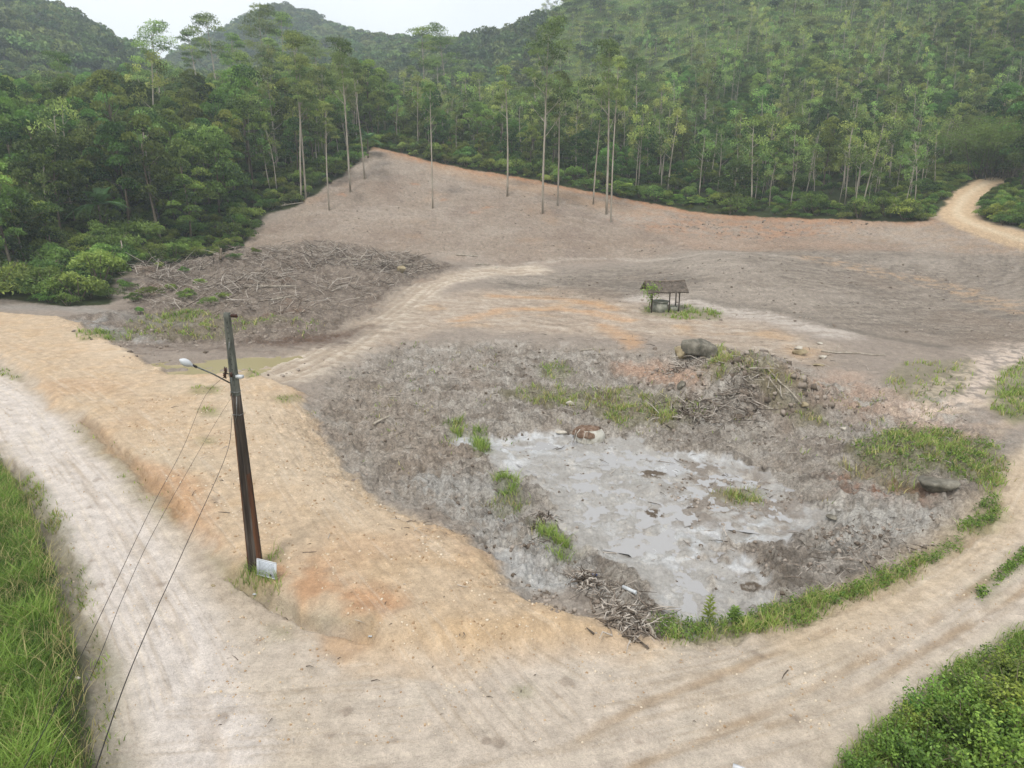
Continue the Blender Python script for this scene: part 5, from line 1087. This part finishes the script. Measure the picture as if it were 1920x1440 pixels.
# mossy grassy hump behind, with blades is in 'grass'; white mud-caked tank in the pond
x, y = edge_in(1106, 824); root = empty('sunken_tank', (x, y, float(Z(x, y))+.10), .25); tag(root, 'white rounded tank half sunk in the mud, caked with brown earth', 'tank')
M['tank'] = noise_mat('dirty_white_shell', [(160,154,138), (204,200,188), (222,220,212)], 3, bump_=.3, dist=.02)
M['cake'] = noise_mat('brown_mud_cake', [(84,64,50), (122,98,80), (160,142,126)], 4, bump_=.9, dist=.06, detail=9)
nu, nv = 36, 10; mb = MB(); V = []
for i in range(nv):
    q = i/(nv-1); rr_ = 1-.28*max(0, q-.45)**1.2*2.0; zz_ = -.1+.62*q
    for j in range(nu):
        a = j*2*math.pi/nu; rb = .015*math.cos(a*14)*(1 if q < .8 else 0); V.append(((.78*rr_+rb)*math.cos(a), (.62*rr_+rb)*math.sin(a), zz_))
F = [(i*nu+j, i*nu+(j+1) % nu, (i+1)*nu+(j+1) % nu, (i+1)*nu+j) for i in range(nv-1) for j in range(nu)]; mb.add(V, F); mb.build('shell', M['tank'], root, smooth=True)
mb = MB(); V = []; gk = np.random.default_rng(8)
for i in range(12):
    q = i/11
    for j in range(nu):
        a = j*2*math.pi/nu; wob = 1+.10*math.sin(a*3+1)+.07*math.sin(a*7)+.04*math.sin(a*13); r_ = math.cos(q*math.pi/2)*wob+.001; V.append((.80*r_*math.cos(a)-.10, .66*r_*math.sin(a)+.08, .20+.42*math.sin(q*math.pi/2)+.07*perlin(np.array([a*2]), np.array([q*4.]))[0]))
F = [(i*nu+j, i*nu+(j+1) % nu, (i+1)*nu+(j+1) % nu, (i+1)*nu+j) for i in range(11) for j in range(nu)]; mb.add(V, F); mb.build('mud_cap', M['cake'], root, smooth=True)
mb = MB(); 
for i in range(6): a = 3.0+.5*gk.normal(); b = np.array([.9*math.cos(a), -.45+.1*gk.normal(), .62]); tube(mb, [b, b+[-.1, -.12, -.2], b+[-.12+.1*gk.normal(), -.2, -.62]], [.02, .015, .008], 4, gk.random(), cap=False)
mb.build('hanging_roots', M['stick'], root)

# white pipe piece and blue scrap
M['plastic_white'] = noise_mat('white_plastic', [(190,194,196), (222,226,228)], 3, rough=.5, bump_=.05)
M['plastic_blue'] = noise_mat('blue_plastic', [(40,56,110), (70,86,150)], 5, rough=.5, bump_=.1)
def pipe(u, v, L_, r, a, lb):
    x, y = edge_in(u, v); root = empty('pipe_piece', (x, y, float(Z(x, y))+r+.05), a); tag(root, lb, 'pipe'); mb = MB(); s = 14; V = []
    for (xx_, rr_) in ((-L_/2, r), (L_/2, r), (L_/2, r*.82), (-L_/2, r*.82)):
        for j in range(s): V.append((xx_, rr_*math.cos(j*6.2832/s), rr_*math.sin(j*6.2832/s)))
    F = [(i*s+j, i*s+(j+1) % s, ((i+1) % 4)*s+(j+1) % s, ((i+1) % 4)*s+j) for i in range(4) for j in range(s)]; mb.add(V, F); mb.build('barrel', M['plastic_white'], root, smooth=True)
    mb = MB(); tube(mb, [(L_/2-.09, 0, 0), (L_/2-.03, 0, 0)], r*1.12, 14); mb.build('collar', M['plastic_white'], root, smooth=True)
pipe(1180, 1111, .5, .055, -.75, 'white plastic pipe piece on the mud tongue at the near pond shore')
def scrap(u, v, s, mat, lb, seed):
    g = np.random.default_rng(seed); x, y = edge_in(u, v); n = 7; mb = MB(); V = []; 
    for i in range(n):
        for j in range(n): V.append(((i/(n-1)-.5)*s+g.normal()*s*.05, (j/(n-1)-.5)*s*.7+g.normal()*s*.05, .03+s*.22*abs(math.sin(i*1.1+seed)*math.cos(j*.9))+g.random()*s*.07))
    V = np.array(V); F = [(i*n+j, i*n+j+1, (i+1)*n+j+1, (i+1)*n+j) for i in range(n-1) for j in range(n-1)]; mb.add(V, F); mb.add(V-[0, 0, .006], [f[::-1] for f in F])
    return tag(mb.build('plastic_scrap', M[mat], None, (x, y, float(Z(x, y))+.02)), lb, 'scrap')
scrap(1115, 1081, .16, 'plastic_blue', 'blue plastic scrap beside the dark root knot', 1)
scrap(478, 1117, .12, 'plastic_white', 'small white litter below the sign at the road edge', 2)
scrap(380, 487+40, .7, 'plastic_white', 'white torn sheet in the left part of the brush heap', 3)
scrap(1902, 1305, .28, 'plastic_white', 'white scrap caught in the lower right bushes', 4)
scrap(694, 1196, .1, 'plastic_white', 'white-green scrap beside the small brown puddle', 5)

# ------------------------------------------------------------------ roofed well
M['post'] = noise_mat('weathered_post', [(52,44,38), (84,72,62), (112,100,88)], 5, bump_=.3, stretch=(1, 1, .2))
M['tile'] = noise_mat('old_clay_tile', [(78,72,64), (120,108,96), (152,138,124)], 3, bump_=.5, dist=.03, detail=8)
M['concrete'] = noise_mat('mossy_concrete', [(110,114,98), (158,158,144), (186,184,170)], 2.5, bump_=.4, dist=.02, detail=8)
wx, wy = edge_in(1243, 583); WR = .12
root = empty('roofed_well', (wx, wy, float(Z(wx, wy))), WR); root.scale = (.93, .93, .96); tag(root, 'old well under a small tiled gable roof on dark posts', 'well')
for (px_, py_) in ((-1.45, -.75), (1.35, -.75), (-1.0, .8), (1.55, .8), (.35, -.75)):
    mb = MB(); tube(mb, [(px_, py_, -.3), (px_+.02, py_, 1.0), (px_, py_, 2.05)], [.075, .065, .065], 8, .5); mb.build('post', M['post'], root)
for yy_ in (-.75, .8): mb = MB(); box(mb, (0.05, yy_, 2.08), (3.5, .10, .12)); mb.build('beam', M['post'], root)
for sy in (-1, 1):
    mb = MB(); nx, ny = 80, 9; V = []
    for j in range(ny+1):
        for jj in (0, 1):
            for i in range(nx+1):
                X = -2.05+4.1*i/nx; t = min(1, (j+jj)/ny); sag = -.10*math.cos(X*.75)*(1-t); zz_ = 2.95-.95*t+sag+.045*abs(math.sin(i*math.pi/4))+(.05*(1-jj))+.02*math.sin(X*3+t*5); V.append((X+.05*math.sin(j*2.1), sy*1.42*t, zz_))
    W_ = nx+1
    for r_ in range((ny+1)*2-1):
        F = [(r_*W_+i, r_*W_+i+1, (r_+1)*W_+i+1, (r_+1)*W_+i) for i in range(nx)]
        if r_ == 0: allF = []
        allF += F
    V = np.array(V); mb.add(V, allF); mb.add(V-[0, 0, .05], [f[::-1] for f in allF]); mb.build('roof_slope', M['tile'], root)
    for X in (-1.95, -1.0, 0, 1.0, 1.95): mb = MB(); tube(mb, [(X, 0, 2.82), (X, sy*1.36, 1.93)], .035, 5); mb.build('rafter', M['post'], root)
mb = MB(); tube(mb, [(-2.08, 0, 2.98), (-.6, 0, 2.90), (.8, 0, 2.91), (2.06, 0, 2.97)], .10, 10); mb.build('ridge_cap', M['tile'], root, smooth=True)
def ring(mb, r, z0, z1, th_, s=28, c=(0, 0)):
    V = []
    for (q, z) in ((r, z0), (r, z1), (r-th_, z1), (r-th_, z0)): V += [(c[0]+q*math.cos(j*6.28318/s), c[1]+q*math.sin(j*6.28318/s), z) for j in range(s)]
    mb.add(V, [(i*s+j, i*s+(j+1) % s, ((i+1) % 4)*s+(j+1) % s, ((i+1) % 4)*s+j) for i in range(4) for j in range(s)])
mb = MB(); ring(mb, .78, -.2, .95, .1, c=(-.35, -.05)); mb.build('well_ring', M['concrete'], root, smooth=False)
mb = MB(); ring(mb, .88, .952, 1.03, .8, c=(-.35, -.05)); mb.build('well_lid', M['concrete'], root)
tr = empty('water_trough', (wx+.95, wy-.25, float(Z(wx+.95, wy-.25))), WR); tag(tr, 'small concrete trough beside the well under the tiled roof', 'trough')
for c_, s_ in (((0, -.28, .22), (.75, .06, .45)), ((0, .28, .22), (.75, .06, .45)), ((-.36, 0, .22), (.06, .5, .45)), ((.36, 0, .22), (.06, .5, .45))): mb = MB(); box(mb, c_, s_); mb.build('side', M['concrete'], tr)
mb = MB(); box(mb, (0, 0, .06), (.66, .5, .08)); mb.build('bottom', M['concrete'], tr)
mb = MB(); gv_ = np.random.default_rng(9); st2 = MB(); tube(st2, [(0, 0, -.1), (.05, .02, 1.2), (.15, 0, 2.3)], .025, 5)
leaves(mb, np.array([.1, -.1, 2.1])+gv_.normal(size=(420, 3))*[.38, .22, .32], .15, .6, .6, g=gv_); leaves(mb, np.array([.03, 0, 1.2])+gv_.normal(size=(110, 3))*[.12, .1, .5], .13, .6, .5, g=gv_)
vx, vy = wx-1.5, wy-.95; place(('climbing_vine', [('stem', st2.mesh('vine_stem', [M['bark_dark']])), ('leaves', mb.mesh('vine_leaves', [M['fern_leaf']]))]), vx, vy, 1, rz=0, label='green vine climbing the left front post of the roofed well', cat='vine')

# ------------------------------------------------------------------ utility pole, lamp, wires, sign
px0, py0 = edge_in(480, 1066); pz0 = float(Z(px0, py0)); PTOP = PT(425, 586, py0+.05); PH = PTOP[2]-pz0
M['pole'] = noise_mat('stained_pole', [(36,30,27), (74,64,56), (118,110,102)], 3.0, rough=.8, bump_=.4, stretch=(2.2, 2.2, .12), dist=.02)
M['rust'] = noise_mat('rusty_stain', [(62,40,30), (100,66,46), (128,88,62)], 3.5, bump_=.2, stretch=(1.5, 1.5, .15))
M['pole_grey'] = noise_mat('lichen_concrete', [(72,74,68), (108,110,102), (134,134,124)], 6, bump_=.4, stretch=(1, 1, .3))
M['metal'] = noise_mat('galvanised_metal', [(120,122,122), (160,162,162)], 8, rough=.45, bump_=0, metallic=.6)
M['dark_metal'] = noise_mat('dark_fitting', [(34,32,34), (60,56,54)], 8, rough=.6, bump_=0)
M['white_glass'] = noise_mat('lamp_white', [(206,210,214), (232,234,236)], 3, rough=.3, bump_=0)
M['porcelain'] = noise_mat('brown_porcelain', [(66,44,36), (96,66,54)], 6, rough=.3, bump_=0)
root = empty('utility_pole', (px0, py0, pz0), R(-14)); tag(root, 'tall dark stained concrete utility pole standing on the orange dirt beside the road', 'utility pole')
ax_lean = (PTOP[0]-px0)
lean = rotz(R(14))@np.array([ax_lean, .05, 0])
HWB, HWT = .185, .112
def pole_pt(h_, ox=0, oy=0): return np.array([lean[0]*h_/PH+ox, lean[1]*h_/PH+oy, h_])
def pole_piece(z0, z1, mat, name, w=1.0, recess=False):
    mb = MB(); V = []; n = 14
    for i in range(n+1):
        h_ = z0+(z1-z0)*i/n; hw = (HWB-HWT*max(0, h_)/PH)*w; hd = (.14-.08*max(0, h_)/PH)*w
        rw = hw*.5; rd = hd*.45
        prof = [(-hw, -hd), (-rw, -hd), (-rw*.86, -hd+rd), (rw*.86, -hd+rd), (rw, -hd), (hw, -hd), (hw, hd), (rw, hd), (rw*.86, hd-rd), (-rw*.86, hd-rd), (-rw, hd), (-hw, hd)]
        c = pole_pt(h_); V += [(c[0]+a, c[1]+b_, h_) for a, b_ in prof]
    m_ = 12; F = [(i*m_+j, i*m_+(j+1) % m_, (i+1)*m_+(j+1) % m_, (i+1)*m_+j) for i in range(n) for j in range(m_)]
    e = n*m_; F += [(e+0, e+1, e+10, e+11), (e+1, e+2, e+9, e+10), (e+2, e+3, e+8, e+9), (e+3, e+4, e+7, e+8), (e+4, e+5, e+6, e+7)]
    mb.add(V, F); return mb.build(name, M[mat], root)
hs_ = PH*.70
pole_piece(-.8, PH*.70, 'pole', 'lower_shaft'); pole_piece(PH*.70, PH, 'pole_grey', 'upper_shaft')
for sx in (-1, 1):   # rust-coloured arrises
    mb = MB(); V = []
    for i in range(9):
        h_ = PH*(.03+.68*i/8) if sx < 0 else PH*(.02+.38*i/8); hw = HWB-HWT*h_/PH; hd = .14-.08*h_/PH; c = pole_pt(h_)
        V += [(c[0]+sx*(hw+.003), c[1]-hd-.003, h_), (c[0]+sx*(hw-.02-.02*(i % 3 == 0)), c[1]-hd-.003, h_), (c[0]+sx*(hw-.03), c[1]+hd*.6, h_), (c[0]+sx*(hw+.003), c[1]+hd*.6, h_)]
    mb.add(V, [(i*4+j, i*4+(j+1) % 4, (i+1)*4+(j+1) % 4, (i+1)*4+j) for i in range(8) for j in range(4)]); mb.build('rust_streak', M['rust'], root)
for k in range(13):
    h_ = PH*(.74+.245*k/13); mb = MB(); c = pole_pt(h_); box(mb, (c[0], c[1]-(.14-.08*h_/PH)*.55-.002, h_), (.025, .012, .03)); mb.build('bolt_hole', M['dark_metal'], root)
# top insulator stack on a side bracket
c = pole_pt(PH-.06); mb = MB(); tube(mb, [c, c+[.36, 0, .0]], .014, 8); bo = mb.build('top_bracket', M['metal'], root)
mb = MB()
for k in range(6): tube(mb, [c+[  .15+.03*k, 0, -.02], c+[.167+.03*k, 0, -.02]], .055, 14)
tube(mb, [c+[.13, 0, -.02], c+[.34, 0, -.02]], .035, 12); mb.build('top_insulator', M['porcelain'], root, smooth=False)
hl = PH*.765
HR = (PH*.78)
c = pole_pt(HR); mb = MB()
for k in range(2):
    q = c+[-.20-.05*k, -.08, .12-.16*k]; m2 = MB(); tube(m2, [q+[0, 0, -.07], q+[0, 0, -.03], q, q+[0, 0, .03], q+[0, 0, .07]], [.05, .03, .055, .03, .05], 12); m2.build('insulator', M['porcelain'], root, smooth=True)
tube(mb, [c+[-.02, -.06, .0], c+[-.27, -.08, .02]], .02, 6); tube(mb, [c+[-.22, -.08, -.15], c+[-.22, -.08, .22]], .012, 6); mb.build('insulator_rack', M['dark_metal'], root)
mb = MB(); box(mb, c+[.22, -.04, -.06], (.2, .12, .09)); tube(mb, [c+[.1, -.04, -.06], c+[.14, -.04, -.06]], .02, 6); mb.build('photocell_box', M['white_glass'], root)
m2 = MB(); q = c+[.03, -.16, .02]; tube(m2, [q+[0, 0, -.06], q, q+[0, 0, .06]], [.045, .03, .045], 12); m2.build('insulator', M['porcelain'], root)
for h_ in (PH*.715, PH*.63, PH*.775):
    mb = MB(); cc = pole_pt(h_); hw = HWB-HWT*h_/PH+.012; hd = .14-.08*h_/PH+.012
    pts = [(-hw, -hd), (hw, -hd), (hw, hd), (-hw, hd), (-hw, -hd)]
    for a, b_ in zip(pts[:-1], pts[1:]): tube(mb, [(cc[0]+a[0], cc[1]+a[1], h_), (cc[0]+b_[0], cc[1]+b_[1], h_)], .012, 5)
    mb.build('clamp_band', M['metal'], root)
mb = MB(); cc = pole_pt(PH*.70); tube(mb, [cc+[-.1, -.13, 0], cc+[.02, -.17, .35], q], .01, 5); tube(mb, [pole_pt(PH*.60)+[-.05, -.15, 0], pole_pt(PH*.63)+[.06, -.17, 0], pole_pt(PH*.70)+[.1, -.12, 0]], .01, 5); tube(mb, [pole_pt(PH*.9)+[.07, -.12, 0], pole_pt(PH*.84)+[-.05, -.13, 0]], .009, 5); mb.build('tie_wire', M['metal'], root)
# street lamp on its arm (part of the pole)
W2L = lambda w: rotz(R(14))@(np.asarray(w)-np.array([px0, py0, pz0]))
base = pole_pt(PH*.75)+[-.08, -.12, 0]; tipw = PT(364, 686, py0-1.0); tip = W2L(tipw); hd_w = PT(345, 677, py0-1.1); hd_ = W2L(hd_w); L_ = hd_-tip; L_ = L_/np.linalg.norm(L_)
mb = MB(); mid_ = (base+tip)/2+[0, 0, .03]; tube(mb, [base, mid_, tip], .022, 8); arm = mb.build('lamp_arm', M['metal'], root, smooth=True)
mb = MB(); s = np.linspace(0, 1, 12); Pl = tip+np.outer(s*.42, L_)+np.array([0, 0, -.02]); tube(mb, Pl, [.025, .03, .045, .07, .09, .10, .105, .103, .095, .08, .052, .015], 16); hd_o = mb.build('lamp_head', M['white_glass'], root, smooth=True)
mb = MB(); tube(mb, [tip-L_*.08, tip+L_*.05], .035, 8); mb.build('socket', M['dark_metal'], hd_o)
# power lines, sagging from the pole past the camera's left to the next pole behind
def wire(a, pts, r, lb, start_px=None):
    P = [np.asarray(a)]
    for (u, v, z) in pts: q = rays([(u, v)])[0]; t = (z-CH)/q[2]; P.append(np.array([q[0]*t, q[1]*t, z]))
    P = smooth_line(P, 8); mb = MB(); tube(mb, P, r, 6, .5); return tag(mb.build('power_line', M['dark_metal'] if r < .008 else M['metal']), lb, 'power line', 'power lines from the pole')
def pw(h_, ox=0, oy=0): return rotz(R(-14))@pole_pt(h_, ox, oy)+np.array([px0, py0, pz0])
wire(pw(PH*.775, -.22, -.1), [(385,742,6.9),(343,840,7.0),(280,960,7.1),(183,1165,7.3),(90,1355,7.5),(-60,1640,7.9)], .0045, 'power line hanging farthest left, crossing the verge grass')
wire(pw(PH*.69, -.1, -.15), [(400,800,5.9),(300,975,6.2),(235,1110,6.4),(185,1235,6.6),(110,1400,6.9),(0,1640,7.3)], .0045, 'middle power line crossing the pale road')
wire(pw(PH*.63, -.1, -.15), [(425,850,5.3),(345,1030,5.6),(290,1150,5.9),(235,1280,6.3),(180,1440,6.9),(120,1620,7.6)], .0075, 'rightmost thicker cable sweeping down across the pale road')
# white sign board at the pole's foot
sx_, sy_ = edge_in(503, 1086); sw = .70; corner = PT(501, 1065, sy_+.05)
root = empty('sign_board', (corner[0], sy_, 0), R(-14)); root.location.z = float(Z(corner[0], sy_)); root.rotation_euler.z = R(-22); tag(root, 'white notice board on a short stake at the foot of the utility pole', 'sign')
SZ = corner[2]-root.location.z; SZ = max(.36, SZ)
M['sign_white'] = noise_mat('sign_white', [(206,214,224), (222,228,234)], 2, rough=.5, bump_=0); M['sign_grey'] = noise_mat('sign_print', [(120,128,140), (140,148,160)], 4, rough=.6, bump_=0)
tl_ = .12; rt = np.array([[1, 0, 0], [0, math.cos(tl_), -math.sin(tl_)*-1], [0, -math.sin(tl_), math.cos(tl_)]])
rt = np.array([[1, 0, 0], [0, math.cos(-tl_), -math.sin(-tl_)], [0, math.sin(-tl_), math.cos(-tl_)]])
sl = np.array([[math.cos(-.10), 0, math.sin(-.10)], [0, 1, 0], [-math.sin(-.10), 0, math.cos(-.10)]]); rt = rt
def bpt(a, b_, c_=0): return rt@np.array([a, c_, b_])+np.array([0, 0, SZ])
def bbox(name, a, b_, w_, h_, c_, d_, mat, par=root): mb = MB(); box(mb, bpt(a, b_, c_), (w_, d_, h_), rot=rt); return mb.build(name, M[mat], par)
panel = bbox('panel', 0, 0, .70, .52, 0, .02, 'sign_white')
for nm, a, b_, w_, h_ in (('frame', 0, .26, .74, .025), ('frame', 0, -.26, .74, .025), ('frame', -.36, 0, .025, .495), ('frame', .36, 0, .025, .495)): bbox(nm, a, b_, w_, h_, 0, .035, 'white_glass')
gt = np.random.default_rng(4); mb = MB()
for k in range(8):
    x0 = -.29; yb = .19-.042*k
    while x0 < (.27 if k < 6 else .0):
        wd2 = .018+.05*gt.random(); box(mb, bpt(x0+wd2/2, yb, -.0125), (wd2, .003, .012), rot=rt); x0 += wd2+.012
mb.build('lettering', M['sign_grey'], root); mb = MB(); 
for dx, dz_, ww, hh_ in ((.16, -.15, .03, .03), (.17, -.18, .05, .03), (.165, -.2, .02, .03)): box(mb, bpt(dx, dz_, -.0125-.001*dz_), (ww, .003, hh_), rot=rt)
mb.build('emblem', M['dark_metal'], root)
mb = MB(); box(mb, (-.02, .05, (SZ-.1)/2-.1), (.05, .035, SZ+.25)); mb.build('stake', M['stick'], root)

# ------------------------------------------------------------------ parked white car, only its roof edge in frame
M['car_paint'] = noise_mat('white_car_paint', [(214,216,220), (224,226,230)], 1, rough=.25, bump_=0, spec=.5)
M['car_glass'] = noise_mat('car_window_glass', [(24,28,34), (36,42,50)], 1, rough=.08, bump_=0, spec=.6)
M['tyre'] = noise_mat('tyre_rubber', [(30,30,30), (48,46,44)], 5, rough=.9, bump_=.1)
q = rays([(1382, 1434)])[0]; tq = (1.47-CH)/q[2]; crx, cry = q[0]*tq, q[1]*tq
q = rays([(1385, 1431)])[0]; tq = (.80-CH)/q[2]; crx, cry = q[0]*tq, q[1]*tq; ca_ = R(62); lx_, ly_ = 1.93, .62
root = empty('parked_car', (crx-(lx_*math.cos(ca_)-ly_*math.sin(ca_)), cry-(lx_*math.sin(ca_)+ly_*math.cos(ca_)), 0), ca_); tag(root, 'white parked car at the bottom edge with only one rounded front corner in view', 'car')
prof = [(-2.0,.35),(-2.02,.75),(-1.85,.98),(-1.1,1.02)]
def hull(secs, mat, name, par=root):
    mb = MB(); V = []; n = len(secs[0][1])
    for x__, ring_ in secs: V += [(x__, a, b_) for a, b_ in ring_]
    F = [(i*n+j, i*n+(j+1) % n, (i+1)*n+(j+1) % n, (i+1)*n+j) for i in range(len(secs)-1) for j in range(n)]
    for e in (0, (len(secs)-1)*n): F += [(e+j, e+j+1, e+n-2-j, e+n-1-j) for j in range(n//2-1)]
    mb.add(V, F); o = mb.build(name, M[mat], par, smooth=True); md = o.modifiers.new('soft', 'SUBSURF'); md.levels = md.render_levels = 2; return o
def sec(hw, z0, z1, t_, crown=.07): return [(-hw, z0), (hw, z0), (hw*1.02, (z0+z1)/2), (hw*t_, z1), (0, z1+crown), (-hw*t_, z1), (-hw*1.02, (z0+z1)/2), (-hw*.98, z0+.1)]
hull([(-2.0, sec(.7, .35, .75, .9)), (-1.85, sec(.82, .25, .9, .9)), (-1, sec(.85, .22, .96, .93)), (.4, sec(.85, .22, .98, .93)), (1.5, sec(.83, .22, .86, .9)), (2.0, sec(.72, .35, .66, .9))], 'car_paint', 'body')
hull([(-1.75, sec(.68, .9, 1.0, .9)), (-1.15, sec(.70, .9, 1.36, .8)), (-.2, sec(.72, .9, 1.42, .8)), (.35, sec(.72, .9, 1.34, .8)), (1.05, sec(.7, .88, .95, .9))], 'car_glass', 'window_band')
hull([(-1.28, sec(.54, 1.36, 1.40, .9)), (-1.1, sec(.60, 1.37, 1.45, .9)), (-.3, sec(.62, 1.38, 1.48, .9)), (.25, sec(.60, 1.34, 1.42, .9)), (.38, sec(.54, 1.31, 1.35, .9))], 'car_paint', 'roof')
for X in (-1.25, 1.25):
    for Y in (-.80, .80):
        mb = MB(); tube(mb, [(X, Y-.1, .31), (X, Y+.1, .31)], .31, 20); w_ = mb.build('wheel', M['tyre'], root, smooth=False); mb = MB(); tube(mb, [(X, Y-.105, .31), (X, Y+.105, .31)], .18, 14); mb.build('rim', M['metal'], w_)
for Y in (-.6, .6):
    mb = MB(); box(mb, (1.97, Y, .62), (.08, .26, .12)); mb.build('headlight', M['white_glass'], root); mb = MB(); box(mb, (-1.98, Y, .74), (.06, .2, .16)); mb.build('tail_light', M['rust'], root)

# ------------------------------------------------------------------ alike things: say which one, counted from the left
def ordinal(i, n):
    if n == 1: return ''
    if i == 0: return 'leftmost'
    if i == n-1: return 'rightmost'
    W = ['second', 'third', 'fourth', 'fifth', 'sixth', 'seventh', 'eighth', 'ninth', 'tenth', 'eleventh', 'twelfth', 'thirteenth', 'fourteenth']
    if i <= (n-1)//2 or n-1-i > len(W): return W[min(i-1, len(W)-1)]+' from left'
    return W[n-2-i]+' from right'
sets = {}
for o_ in list(COL.objects):
    if o_.parent is None and 'label' in o_.keys(): sets.setdefault(o_['label'], []).append(o_)
for lb, os_ in sets.items():
    if len(os_) < 2 or len(os_) > 26: continue
    os_.sort(key=lambda q: px_of(q.location.x, q.location.y, q.location.z)[0])
    for i, q in enumerate(os_): q['label'] = lb+', '+ordinal(i, len(os_))

# ------------------------------------------------------------------ haze
mh, nt, N, L, o = newmat('haze_air'); pv = N.new('ShaderNodeVolumePrincipled'); pv.inputs['Color'].default_value = (.80, .91, 1, 1); pv.inputs['Density'].default_value = .00055; pv.inputs['Anisotropy'].default_value = .2
L.new(pv.outputs[0], o.inputs['Volume'])
zb, zt_ = float(ZT.min())-1, float(ZT.max())+40
hme = bpy.data.meshes.new('haze'); S_ = 1250
hme.from_pydata([(x, y, z) for z in (zb, zt_) for y in (-S_, S_) for x in (-S_, S_)], [], [(0, 2, 3, 1), (4, 5, 7, 6), (0, 1, 5, 4), (2, 6, 7, 3), (0, 4, 6, 2), (1, 3, 7, 5)])
hme.materials.append(mh); hz = bpy.data.objects.new('haze', hme); COL.objects.link(hz); hz['kind'] = 'stuff'; hz['label'] = 'thin pale haze lying over the valley and the far hills'; hz['category'] = 'haze'
